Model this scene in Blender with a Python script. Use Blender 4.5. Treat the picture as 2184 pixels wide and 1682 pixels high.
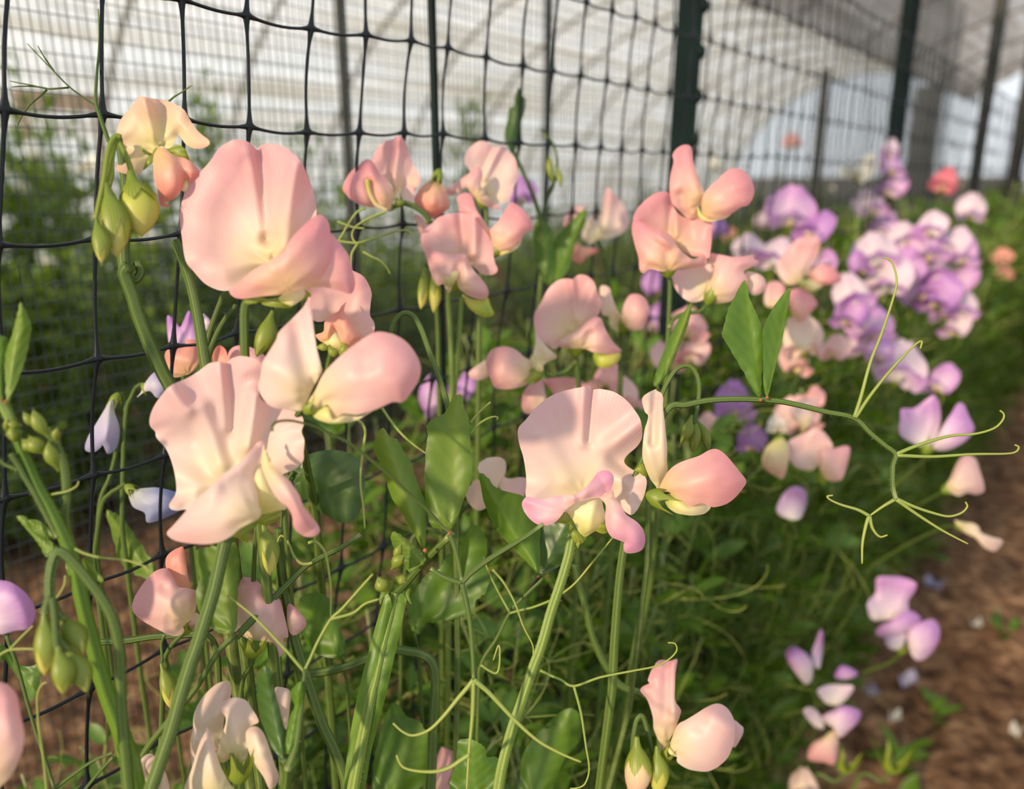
import bpy, math, random
from mathutils import Vector, Matrix, noise
from mathutils.geometry import delaunay_2d_cdt

for _o in list(bpy.data.objects):
    bpy.data.objects.remove(_o)
S = bpy.context.scene
COL = S.collection

# ------------------------------------------------------------------ camera
F, CX, CY = 1640.0, 1092.0, 841.0            # focal length and centre in pixels of the 2184x1682 frame
CAM = Vector((0.0, 0.0, 0.85))
PITCH = math.radians(15.55)
FWD = Vector((0, math.cos(PITCH), -math.sin(PITCH)))
UPV = Vector((0, math.sin(PITCH), math.cos(PITCH)))
RGT = Vector((1, 0, 0))
cd = bpy.data.cameras.new('camera')
cam = bpy.data.objects.new('camera', cd)
COL.objects.link(cam)
cd.sensor_fit = 'HORIZONTAL'
cd.sensor_width = 36.0
cd.lens = 36.0 * F / 2184.0
cd.clip_start = 0.01
cd.clip_end = 500
cam.location = CAM
cam.rotation_euler = (math.radians(90) - PITCH, 0, 0)
cd.dof.use_dof = True
cd.dof.focus_distance = 0.325
cd.dof.aperture_fstop = 27.03 / 5.0          # aperture of about 5 mm
cd.dof.aperture_blades = 0
S.camera = cam

# ------------------------------------------------------------------ light and exposure
W_ = bpy.data.worlds.new('sky')
S.world = W_
W_.use_nodes = True
wn = W_.node_tree
wn.nodes.clear()
wo = wn.nodes.new('ShaderNodeOutputWorld')
wb = wn.nodes.new('ShaderNodeBackground')
wr = wn.nodes.new('ShaderNodeValToRGB')
wt = wn.nodes.new('ShaderNodeTexCoord')
ws = wn.nodes.new('ShaderNodeSeparateXYZ')
wn.links.new(wt.outputs['Generated'], ws.inputs[0])
wn.links.new(ws.outputs['Z'], wr.inputs[0])
wr.color_ramp.elements[0].position = 0.0
wr.color_ramp.elements[0].color = (0.88, 0.92, 0.95, 1)
wr.color_ramp.elements[1].position = 0.6
wr.color_ramp.elements[1].color = (0.74, 0.83, 0.95, 1)
wn.links.new(wr.outputs[0], wb.inputs[0])
wb.inputs[1].default_value = 0.98
wn.links.new(wb.outputs[0], wo.inputs[0])

sd = bpy.data.lights.new('sun', 'SUN')
sun = bpy.data.objects.new('sun', sd)
COL.objects.link(sun)
sd.energy = 4.4
sd.color = (1.0, 0.79, 0.54)
sd.angle = math.radians(2.5)
SUN_TO = Vector((0.60, 0.74, -0.36)).normalized()      # direction the light travels
sun.rotation_euler = SUN_TO.to_track_quat('-Z', 'Y').to_euler()
sun.location = (-2, -3, 3)

S.view_settings.view_transform = 'Standard'
S.view_settings.look = 'None'
S.view_settings.exposure = 0.22
S.view_settings.gamma = 1.0
S.view_settings.use_curve_mapping = False
try:
    S.cycles.use_denoising = True
    S.cycles.max_bounces = 6
    S.cycles.diffuse_bounces = 4
    S.cycles.transparent_max_bounces = 8
    S.cycles.caustics_reflective = False
    S.cycles.caustics_refractive = False
except Exception:
    pass


# ------------------------------------------------------------------ geometry of the place
def U(px, py, d):
    return CAM + (RGT * ((px - CX) / F) + UPV * ((CY - py) / F) + FWD) * d


_v = (RGT * ((2450 - CX) / F) + UPV * ((CY - 385) / F) + FWD)
ROW = Vector((_v.x, _v.y, 0)).normalized()             # along the planted row
NRM = Vector((-ROW.y, ROW.x, 0))                       # across the row, towards the net


def W(s, p, z):
    return ROW * s + NRM * p + Vector((0, 0, z))


def depth_of(v):
    return (v - CAM).dot(FWD)


def to_px(v):
    r = v - CAM
    d = max(r.dot(FWD), 1e-4)
    return CX + F * r.x / d, CY - F * r.dot(UPV) / d


def on_plane(px, py, pd):
    r = RGT * ((px - CX) / F) + UPV * ((CY - py) / F) + FWD
    return CAM + r * (pd / r.dot(NRM))


# reference crops: origin and scale
ZN = {'a': (0, 0, 3), 'b': (728, 0, 3), 'c': (1456, 0, 3), 'd': (0, 560, 3), 'e': (728, 560, 3), 'f': (1456, 560, 3),
      'g': (0, 1120, 2.993), 'h': (728, 1120, 2.993), 'i': (1456, 1120, 2.993), 'F1': (340, 270, 2.588),
      'F2': (300, 740, 3.824), 'F4': (1080, 800, 3.9), 'F6': (720, 280, 4.2045), 'F12': (1320, 290, 4.547),
      'F10': (1000, 560, 5.2), 'F15': (1340, 1340, 4.918), 'k': (0, 820, 4.005), 'm': (560, 1080, 2.793),
      'n': (1040, 180, 4.005), 'r': (1440, 280, 2.9355), 'p': (0, 0, 1)}


def P(z, txt):
    ox, oy, sc = ZN[z]
    out = []
    for t in txt.split():
        a, b = t.split(',')
        out.append((ox + float(a) / sc, oy + float(b) / sc))
    return out


# ------------------------------------------------------------------ materials
def new_mat(name):
    m = bpy.data.materials.new(name)
    m.use_nodes = True
    m.node_tree.nodes.clear()
    return m, m.node_tree.nodes, m.node_tree.links


def ramp(n, stops):
    r = n.new('ShaderNodeValToRGB')
    e = r.color_ramp.elements
    while len(e) > 1:
        e.remove(e[-1])
    e[0].position, e[0].color = stops[0][0], (*stops[0][1], 1)
    for p, c in stops[1:]:
        x = e.new(p)
        x.color = (*c, 1)
    return r


def sheet_mat(name, stops, trans, attr='tt', vein=0.10, vein_freq=60, gloss=0.06, rough=0.45, warm=(1, 1, 1), noise_amp=0.0, vein_attr='vv', bump=0.0, noise_scale=60, streak=0.0):
    m, n, l = new_mat(name)
    out = n.new('ShaderNodeOutputMaterial')
    at = n.new('ShaderNodeAttribute')
    at.attribute_name = attr
    r = ramp(n, stops)
    src = at.outputs['Fac']
    if noise_amp:
        tc = n.new('ShaderNodeTexCoord')
        nz = n.new('ShaderNodeTexNoise')
        nz.inputs['Scale'].default_value = noise_scale
        nz.inputs['Detail'].default_value = 2
        l.new(tc.outputs['Object'], nz.inputs['Vector'])
        ma = n.new('ShaderNodeMath')
        ma.operation = 'MULTIPLY_ADD'
        l.new(nz.outputs['Fac'], ma.inputs[0])
        ma.inputs[1].default_value = noise_amp
        ma2 = n.new('ShaderNodeMath')
        ma2.operation = 'ADD'
        ma2.inputs[1].default_value = -noise_amp / 2
        l.new(at.outputs['Fac'], ma2.inputs[0])
        l.new(ma2.outputs[0], ma.inputs[2])
        src = ma.outputs[0]
    if streak:
        a2 = n.new('ShaderNodeAttribute')
        a2.attribute_name = 'vv'
        cb = n.new('ShaderNodeCombineXYZ')
        k1 = n.new('ShaderNodeMath')
        k1.operation = 'MULTIPLY'
        k1.inputs[1].default_value = 9.0
        l.new(a2.outputs['Fac'], k1.inputs[0])
        l.new(k1.outputs[0], cb.inputs[0])
        k2 = n.new('ShaderNodeMath')
        k2.operation = 'MULTIPLY'
        k2.inputs[1].default_value = 1.6
        l.new(at.outputs['Fac'], k2.inputs[0])
        l.new(k2.outputs[0], cb.inputs[1])
        sn = n.new('ShaderNodeTexNoise')
        sn.inputs['Scale'].default_value = 1.0
        sn.inputs['Detail'].default_value = 3
        l.new(cb.outputs[0], sn.inputs['Vector'])
        k3 = n.new('ShaderNodeMath')
        k3.operation = 'MULTIPLY_ADD'
        k3.inputs[1].default_value = streak
        l.new(sn.outputs['Fac'], k3.inputs[0])
        k4 = n.new('ShaderNodeMath')
        k4.operation = 'ADD'
        k4.inputs[1].default_value = -streak / 2
        l.new(src, k4.inputs[0])
        l.new(k4.outputs[0], k3.inputs[2])
        src = k3.outputs[0]
    l.new(src, r.inputs[0])
    col = r.outputs[0]
    nrm = None
    if vein:
        av = n.new('ShaderNodeAttribute')
        av.attribute_name = vein_attr
        mu = n.new('ShaderNodeMath')
        mu.operation = 'MULTIPLY'
        mu.inputs[1].default_value = vein_freq
        l.new(av.outputs['Fac'], mu.inputs[0])
        si = n.new('ShaderNodeMath')
        si.operation = 'SINE'
        l.new(mu.outputs[0], si.inputs[0])
        mp = n.new('ShaderNodeMapRange')
        mp.inputs['From Min'].default_value = -1
        mp.inputs['From Max'].default_value = 1
        mp.inputs['To Min'].default_value = 1 - vein
        mp.inputs['To Max'].default_value = 1.0
        l.new(si.outputs[0], mp.inputs['Value'])
        mx = n.new('ShaderNodeMix')
        mx.data_type = 'RGBA'
        mx.blend_type = 'MULTIPLY'
        mx.inputs['Factor'].default_value = 1
        l.new(col, mx.inputs['A'])
        l.new(mp.outputs[0], mx.inputs['B'])
        col = mx.outputs['Result']
        if bump:
            bp = n.new('ShaderNodeBump')
            bp.inputs['Strength'].default_value = bump
            bp.inputs['Distance'].default_value = 0.0006
            l.new(si.outputs[0], bp.inputs['Height'])
            nrm = bp.outputs[0]
    di = n.new('ShaderNodeBsdfDiffuse')
    tr = n.new('ShaderNodeBsdfTranslucent')
    l.new(col, di.inputs['Color'])
    mw = n.new('ShaderNodeMix')
    mw.data_type = 'RGBA'
    mw.blend_type = 'MULTIPLY'
    mw.inputs['Factor'].default_value = 1
    l.new(col, mw.inputs['A'])
    mw.inputs['B'].default_value = (*warm, 1)
    l.new(mw.outputs['Result'], tr.inputs['Color'])
    ms = n.new('ShaderNodeMixShader')
    ms.inputs[0].default_value = trans
    l.new(di.outputs[0], ms.inputs[1])
    l.new(tr.outputs[0], ms.inputs[2])
    gl = n.new('ShaderNodeBsdfGlossy')
    gl.inputs['Roughness'].default_value = rough
    gl.inputs['Color'].default_value = (1, 1, 1, 1)
    mg = n.new('ShaderNodeMixShader')
    mg.inputs[0].default_value = gloss
    l.new(ms.outputs[0], mg.inputs[1])
    l.new(gl.outputs[0], mg.inputs[2])
    if nrm is not None:
        for x in (di, tr, gl):
            l.new(nrm, x.inputs['Normal'])
    l.new(mg.outputs[0], out.inputs[0])
    return m


def petal_mat(name, base, mid, tip, trans=0.42):
    if name.split('_')[1] in ('pink', 'blush', 'rose', 'coral', 'cream', 'ivory', 'mauve'):
        base, mid, tip = [tuple(c * k for c, k in zip(x, (0.93, 0.855, 0.87))) for x in (base, mid, tip)]
    return sheet_mat(name, [(0.0, base), (0.22, tuple((a + b) / 2 for a, b in zip(base, mid))), (0.42, mid), (0.80, tip), (1.0, tuple(min(1, x * 0.985) for x in tip))],
                     trans, vein=0.025, vein_freq=170, gloss=0.03, rough=0.5, noise_amp=0.14, noise_scale=70, bump=0.05, streak=0.34)


M = {}
M['pink'] = petal_mat('petal_pink', (0.87, 0.79, 0.38), (0.90, 0.63, 0.55), (0.87, 0.48, 0.48))
M['blush'] = petal_mat('petal_blush', (0.89, 0.83, 0.44), (0.92, 0.75, 0.64), (0.89, 0.60, 0.57))
M['rose'] = petal_mat('petal_rose', (0.86, 0.68, 0.34), (0.89, 0.53, 0.45), (0.86, 0.39, 0.41))
M['coral'] = petal_mat('petal_coral', (0.84, 0.62, 0.26), (0.88, 0.50, 0.36), (0.86, 0.37, 0.30))
M['cream'] = petal_mat('petal_cream', (0.80, 0.78, 0.28), (0.88, 0.76, 0.42), (0.87, 0.60, 0.42))
M['ivory'] = petal_mat('petal_ivory', (0.84, 0.80, 0.38), (0.90, 0.79, 0.58), (0.89, 0.70, 0.58))
M['mauvepink'] = petal_mat('petal_mauve_pink', (0.88, 0.66, 0.50), (0.87, 0.53, 0.57), (0.83, 0.42, 0.58))
M['lilac'] = petal_mat('petal_lilac', (0.86, 0.82, 0.72), (0.77, 0.57, 0.72), (0.62, 0.31, 0.64))
M['palelilac'] = petal_mat('petal_pale_lilac', (0.84, 0.80, 0.68), (0.81, 0.70, 0.71), (0.76, 0.58, 0.69))
M['purple'] = petal_mat('petal_purple', (0.76, 0.58, 0.74), (0.64, 0.38, 0.68), (0.50, 0.23, 0.60))
M['blue'] = petal_mat('petal_blue_lilac', (0.74, 0.71, 0.60), (0.60, 0.55, 0.66), (0.46, 0.42, 0.64))
M['periwinkle'] = petal_mat('petal_periwinkle', (0.60, 0.60, 0.50), (0.40, 0.42, 0.60), (0.30, 0.33, 0.58))
M['white'] = petal_mat('petal_white', (0.80, 0.78, 0.50), (0.84, 0.82, 0.70), (0.86, 0.84, 0.76))
M['red'] = petal_mat('petal_red', (0.82, 0.45, 0.38), (0.80, 0.28, 0.30), (0.74, 0.16, 0.22))
M['keel'] = petal_mat('petal_keel', (0.55, 0.58, 0.14), (0.82, 0.74, 0.34), (0.87, 0.76, 0.48))
M['budpetal'] = petal_mat('petal_bud', (0.34, 0.46, 0.05), (0.56, 0.58, 0.08), (0.66, 0.60, 0.14))
M['leaf'] = sheet_mat('leaf_green', [(0, (0.135, 0.245, 0.028)), (0.5, (0.095, 0.19, 0.022)), (1, (0.085, 0.175, 0.020))], 0.40, vein=0.07, vein_freq=44, gloss=0.02, rough=0.42, warm=(1.6, 1.45, 0.4), noise_amp=0.2, bump=0.10, noise_scale=90)
M['leafpale'] = sheet_mat('leaf_pale_green', [(0, (0.20, 0.29, 0.045)), (0.5, (0.135, 0.225, 0.026)), (1, (0.115, 0.205, 0.022))], 0.42, vein=0.06, vein_freq=44, gloss=0.02, rough=0.45, warm=(1.5, 1.4, 0.4), noise_amp=0.2, bump=0.10, noise_scale=90)
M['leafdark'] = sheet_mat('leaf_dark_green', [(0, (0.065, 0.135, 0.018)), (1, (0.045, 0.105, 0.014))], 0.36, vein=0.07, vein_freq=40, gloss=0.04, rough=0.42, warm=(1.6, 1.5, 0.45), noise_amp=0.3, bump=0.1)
M['farleaf'] = sheet_mat('leaf_row_green', [(0, (0.27, 0.37, 0.085)), (0.5, (0.20, 0.30, 0.06)), (1, (0.15, 0.24, 0.045))], 0.40, vein=0, gloss=0.03, warm=(1.5, 1.4, 0.45))
M['stem'] = sheet_mat('stem_green', [(0, (0.10, 0.165, 0.030)), (0.9, (0.13, 0.195, 0.036)), (1, (0.34, 0.40, 0.15))], 0.15, vein=0.38, vein_freq=6.2832 * 5, gloss=0.03, rough=0.5, noise_amp=0.12, noise_scale=150, bump=0.4)
M['stemlight'] = sheet_mat('stem_light_green', [(0, (0.19, 0.285, 0.045)), (0.9, (0.235, 0.325, 0.052)), (1, (0.40, 0.47, 0.16))], 0.2, vein=0.30, vein_freq=6.2832 * 5, gloss=0.03, rough=0.5, noise_amp=0.12, noise_scale=150, bump=0.4)
M['wing'] = sheet_mat('stem_wing_green', [(0, (0.12, 0.235, 0.016)), (0.9, (0.17, 0.295, 0.022)), (1, (0.34, 0.42, 0.14))], 0.4, vein=0.14, vein_freq=40, gloss=0.03, warm=(1.4, 1.3, 0.4), noise_amp=0.2, noise_scale=120)
M['tendril'] = sheet_mat('tendril_green', [(0, (0.24, 0.31, 0.065)), (1, (0.36, 0.38, 0.08))], 0.2, vein=0, gloss=0.03, noise_amp=0.2)
M['calyx'] = sheet_mat('calyx_green', [(0, (0.20, 0.29, 0.030)), (0.95, (0.31, 0.36, 0.038)), (1, (0.40, 0.45, 0.14))], 0.35, vein=0.3, vein_freq=30, gloss=0.03, warm=(1.4, 1.3, 0.4), noise_amp=0.25, noise_scale=110)
M['node'] = sheet_mat('leaf_node_red', [(0, (0.28, 0.07, 0.02)), (1, (0.34, 0.10, 0.03))], 0.1, vein=0, gloss=0.05)


def simple_mat(name, col, rough=0.5, spec=0.5, metallic=0.0, noise_amt=0.0, scale=20, bump=0.0):
    m, n, l = new_mat(name)
    out = n.new('ShaderNodeOutputMaterial')
    b = n.new('ShaderNodeBsdfPrincipled')
    b.inputs['Base Color'].default_value = (*col, 1)
    b.inputs['Roughness'].default_value = rough
    b.inputs['Metallic'].default_value = metallic
    try:
        b.inputs['Specular IOR Level'].default_value = spec
    except Exception:
        pass
    if noise_amt or bump:
        tc = n.new('ShaderNodeTexCoord')
        nz = n.new('ShaderNodeTexNoise')
        nz.inputs['Scale'].default_value = scale
        nz.inputs['Detail'].default_value = 5
        l.new(tc.outputs['Object'], nz.inputs['Vector'])
        r = ramp(n, [(0.3, tuple(max(0, c * (1 - noise_amt)) for c in col)), (0.7, tuple(min(1, c * (1 + noise_amt)) for c in col))])
        l.new(nz.outputs['Fac'], r.inputs[0])
        l.new(r.outputs[0], b.inputs['Base Color'])
        if bump:
            bp = n.new('ShaderNodeBump')
            bp.inputs['Strength'].default_value = bump
            bp.inputs['Distance'].default_value = 0.01
            l.new(nz.outputs['Fac'], bp.inputs['Height'])
            l.new(bp.outputs[0], b.inputs['Normal'])
    l.new(b.outputs[0], out.inputs[0])
    return m


M['net'] = simple_mat('black_plastic_net', (0.008, 0.010, 0.012), 0.42, 0.3)
M['finenet'] = simple_mat('fine_dark_net', (0.05, 0.06, 0.055), 0.5, 0.4)
M['post'] = simple_mat('dark_green_post', (0.003, 0.011, 0.0095), 0.6, 0.15, noise_amt=0.3, scale=30)
M['oldpost'] = simple_mat('weathered_wood_post', (0.04, 0.042, 0.036), 0.8, 0.2, noise_amt=0.4, scale=15)
M['steel'] = simple_mat('galvanised_hoop', (0.60, 0.57, 0.50), 0.6, 0.3, metallic=0.0, noise_amt=0.2)
M['panel'] = simple_mat('grey_panel', (0.42, 0.41, 0.39), 0.7, 0.3, noise_amt=0.15)
M['block'] = simple_mat('timber_board', (0.62, 0.46, 0.34), 0.8, 0.2, noise_amt=0.25, scale=8)
M['hill'] = simple_mat('far_hill', (0.16, 0.18, 0.17), 0.9, 0.1, noise_amt=0.3, scale=0.4)


def film_mat(name, lo, mid, hi, trans):
    m, n, l = new_mat(name)
    out = n.new('ShaderNodeOutputMaterial')
    tc = n.new('ShaderNodeTexCoord')
    mp = n.new('ShaderNodeMapping')
    mp.inputs['Scale'].default_value = (0.35, 7.0, 1.0)
    l.new(tc.outputs['UV'], mp.inputs['Vector'])
    nz = n.new('ShaderNodeTexNoise')
    nz.inputs['Scale'].default_value = 1.0
    nz.inputs['Detail'].default_value = 4
    nz.inputs['Distortion'].default_value = 0.6
    l.new(mp.outputs[0], nz.inputs['Vector'])
    r = ramp(n, [(0.36, lo), (0.5, mid), (0.62, hi)])
    l.new(nz.outputs['Fac'], r.inputs[0])
    d = n.new('ShaderNodeBsdfDiffuse')
    t = n.new('ShaderNodeBsdfTranslucent')
    l.new(r.outputs[0], d.inputs[0])
    l.new(r.outputs[0], t.inputs[0])
    ms = n.new('ShaderNodeMixShader')
    ms.inputs[0].default_value = trans
    l.new(d.outputs[0], ms.inputs[1])
    l.new(t.outputs[0], ms.inputs[2])
    l.new(ms.outputs[0], out.inputs[0])
    return m


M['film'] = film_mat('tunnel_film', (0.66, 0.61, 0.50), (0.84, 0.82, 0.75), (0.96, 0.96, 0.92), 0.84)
M['dullfilm'] = film_mat('shade_netted_film', (0.30, 0.27, 0.24), (0.42, 0.39, 0.36), (0.55, 0.53, 0.51), 0.7)  # greyer, less translucent film of a shade-netted roof


def soil_mat():
    m, n, l = new_mat('soil')
    out = n.new('ShaderNodeOutputMaterial')
    b = n.new('ShaderNodeBsdfPrincipled')
    b.inputs['Roughness'].default_value = 0.9
    try:
        b.inputs['Specular IOR Level'].default_value = 0.15
    except Exception:
        pass
    tc = n.new('ShaderNodeTexCoord')
    n1 = n.new('ShaderNodeTexNoise')
    n1.inputs['Scale'].default_value = 34
    n1.inputs['Detail'].default_value = 8
    l.new(tc.outputs['Object'], n1.inputs['Vector'])
    n2 = n.new('ShaderNodeTexNoise')
    n2.inputs['Scale'].default_value = 3.2
    n2.inputs['Detail'].default_value = 3
    l.new(tc.outputs['Object'], n2.inputs['Vector'])
    r1 = ramp(n, [(0.32, (0.06, 0.030, 0.016)), (0.5, (0.18, 0.098, 0.052)), (0.68, (0.36, 0.22, 0.125))])
    l.new(n1.outputs['Fac'], r1.inputs[0])
    r2 = ramp(n, [(0.35, (0.70, 0.66, 0.62)), (0.65, (1.1, 1.05, 1.0))])
    l.new(n2.outputs['Fac'], r2.inputs[0])
    mx = n.new('ShaderNodeMix')
    mx.data_type = 'RGBA'
    mx.blend_type = 'MULTIPLY'
    mx.inputs['Factor'].default_value = 1
    l.new(r1.outputs[0], mx.inputs['A'])
    l.new(r2.outputs[0], mx.inputs['B'])
    l.new(mx.outputs['Result'], b.inputs['Base Color'])
    bp = n.new('ShaderNodeBump')
    bp.inputs['Strength'].default_value = 0.8
    bp.inputs['Distance'].default_value = 0.03
    l.new(n1.outputs['Fac'], bp.inputs['Height'])
    l.new(bp.outputs[0], b.inputs['Normal'])
    l.new(b.outputs[0], out.inputs[0])
    return m


M['soil'] = soil_mat()


# ------------------------------------------------------------------ object helpers
WL = {}                                                 # world place of every Empty or mesh origin built here


def empty(name, loc, parent=None, label=None, cat=None, group=None):
    o = bpy.data.objects.new(name, None)
    COL.objects.link(o)
    o.empty_display_size = 0.01
    WL[o.name] = Vector(loc)
    if parent is not None:
        o.parent = parent
        o.location = Vector(loc) - WL[parent.name]
    else:
        o.location = loc
    tag(o, label, cat, group)
    return o


def tag(o, label=None, cat=None, group=None, kind=None):
    if label:
        o['label'] = label
    if cat:
        o['category'] = cat
    if group:
        o['group'] = group
    if kind:
        o['kind'] = kind
    return o


class MB:
    """collects vertices (world or local), faces and the per-vertex attributes tt and vv"""

    def __init__(self):
        self.v, self.f, self.t, self.w, self.mi = [], [], [], [], []

    def add(self, v, f, t=None, w=None, mi=0):
        b = len(self.v)
        self.v += [tuple(x) for x in v]
        self.t += list(t) if t is not None else [0.5] * len(v)
        self.w += list(w) if w is not None else [0.0] * len(v)
        for q in f:
            self.f.append(tuple(b + i for i in q))
            self.mi.append(mi)

    def mesh(self, name, mats, off=Vector((0, 0, 0)), smooth=True):
        me = bpy.data.meshes.new(name)
        ox, oy, oz = off
        me.from_pydata([(a - ox, b - oy, c - oz) for a, b, c in self.v], [], self.f)
        for m in (mats if isinstance(mats, (list, tuple)) else [mats]):
            me.materials.append(m)
        a = me.attributes.new('tt', 'FLOAT', 'POINT')
        a.data.foreach_set('value', self.t)
        b = me.attributes.new('vv', 'FLOAT', 'POINT')
        b.data.foreach_set('value', self.w)
        me.polygons.foreach_set('material_index', self.mi)
        me.polygons.foreach_set('use_smooth', [smooth] * len(self.f))
        me.update()
        return me

    def build(self, name, mats, parent=None, origin=None, smooth=True):
        if parent is not None:
            off = WL[parent.name]
        else:
            off = Vector(origin) if origin is not None else Vector((0, 0, 0))
        o = bpy.data.objects.new(name, self.mesh(name, mats, off, smooth))
        COL.objects.link(o)
        WL[o.name] = Vector(off)
        if parent is not None:
            o.parent = parent
        else:
            o.location = off
        return o


def catmull(pts, n_per=6, closed=False):
    """smooth polyline through points of any dimension (tuples)"""
    N = len(pts)
    if N < 3 and not closed:
        n_per = max(2, n_per)
    dim = len(pts[0])
    out = []
    segs = N if closed else N - 1
    for i in range(segs):
        if closed:
            p0, p1, p2, p3 = pts[(i - 1) % N], pts[i], pts[(i + 1) % N], pts[(i + 2) % N]
        else:
            p1, p2 = pts[i], pts[i + 1]
            p0 = pts[i - 1] if i > 0 else tuple(2 * a - b for a, b in zip(p1, p2))
            p3 = pts[i + 2] if i + 2 < N else tuple(2 * a - b for a, b in zip(p2, p1))
        for k in range(n_per):
            t = k / n_per
            t2, t3 = t * t, t * t * t
            out.append(tuple(0.5 * (2 * p1[j] + (p2[j] - p0[j]) * t + (2 * p0[j] - 5 * p1[j] + 4 * p2[j] - p3[j]) * t2 + (3 * p1[j] - p0[j] - 3 * p2[j] + p3[j]) * t3) for j in range(dim)))
    if not closed:
        out.append(tuple(pts[-1]))
    return out


def tube(mb, pts, rad, sides=6, flat=1.0, ridge=0.0, ridges=4, hairs=0, hair_len=0.001, rng=None, cap=True, mi=0):
    """pts: world Vectors, rad: radius per point"""
    n = len(pts)
    if n < 2:
        return
    T = []
    for i in range(n):
        a = pts[max(0, i - 1)]
        b = pts[min(n - 1, i + 1)]
        d = b - a
        T.append(d.normalized() if d.length > 1e-9 else Vector((0, 0, 1)))
    ref = Vector((0.3, -1, 0.1))
    u = (ref - T[0] * ref.dot(T[0]))
    if u.length < 1e-4:
        u = Vector((1, 0, 0))
    u.normalize()
    V, Fc, TT, VV = [], [], [], []
    fr = []
    for i in range(n):
        u = u - T[i] * u.dot(T[i])
        if u.length < 1e-6:
            u = T[i].orthogonal()
        u.normalize()
        w = T[i].cross(u)
        fr.append((u.copy(), w))
        for k in range(sides):
            a = 2 * math.pi * k / sides
            r = rad[i] * (1 + ridge * math.cos(ridges * a))
            V.append(pts[i] + u * (r * math.cos(a)) + w * (r * flat * math.sin(a)))
            TT.append(i / (n - 1))
            VV.append(k / sides if k < sides else 0)
    for i in range(n - 1):
        for k in range(sides):
            k2 = (k + 1) % sides
            Fc.append((i * sides + k, i * sides + k2, (i + 1) * sides + k2, (i + 1) * sides + k))
    if cap:
        Fc.append(tuple(range(sides - 1, -1, -1)))
        Fc.append(tuple((n - 1) * sides + k for k in range(sides)))
    mb.add(V, Fc, TT, VV, mi)
    if hairs and rng:
        hv, hf = [], []
        for _ in range(hairs):
            i = rng.randrange(n - 1)
            t = rng.random()
            c = pts[i].lerp(pts[i + 1], t)
            r = rad[i] * (1 - t) + rad[i + 1] * t
            a = rng.random() * 6.283
            d = fr[i][0] * math.cos(a) + fr[i][1] * math.sin(a)
            s = T[i] * 0.00004
            L = hair_len * rng.uniform(0.5, 1.2)
            b = c + d * (r * 0.95)
            e = b + (d + T[i] * rng.uniform(-0.4, 0.4)) * L
            k = len(hv)
            s2 = d.cross(T[i]) * 0.00004
            hv += [b - s, b + s, e, b - s2, b + s2]
            hf += [(k, k + 1, k + 2), (k + 3, k + 4, k + 2)]
        mb.add(hv, hf, [1.0] * len(hv), None, mi)


def px_path(z, txt, d0, d1, r0, r1, n_per=6, bow=0.0):
    """traced centre line -> world points and radii; r in pixels of the frame, distances in metres"""
    pp = P(z, txt)
    L = [0.0]
    for a, b in zip(pp, pp[1:]):
        L.append(L[-1] + math.hypot(a[0] - b[0], a[1] - b[1]))
    tot = max(L[-1], 1e-6)
    raw = [(x, y, d0 + (d1 - d0) * s / tot + bow * math.sin(math.pi * s / tot), r0 + (r1 - r0) * s / tot) for (x, y), s in zip(pp, L)]
    sm = catmull(raw, n_per)
    return [U(x, y, d) for x, y, d, r in sm], [max(0.05, r) * d / F for x, y, d, r in sm]


def to_ground(pts, rad, s=None, p=None, n=7):
    """continue a stem from its last point down to the soil"""
    e = pts[-1]
    d = (pts[-1] - pts[-3]).normalized() if len(pts) > 3 else Vector((0, 0, -1))
    s1 = e.dot(ROW) + 0.03 if s is None else s
    p1 = max(0.29, e.dot(NRM) + 0.05) if p is None else p
    g = W(s1, p1, -0.004)
    for i in range(1, n + 1):
        t = i / n
        a = e + d * (0.10 * t)
        q = a.lerp(g, t * t * (3 - 2 * t))
        q.z = e.z + (g.z - e.z) * t if q.z < g.z or t == 1 else min(q.z, e.z + (g.z - e.z) * t * 0.9)
        pts.append(q)
        rad.append(rad[-1] * 1.02)
    return pts, rad


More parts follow.
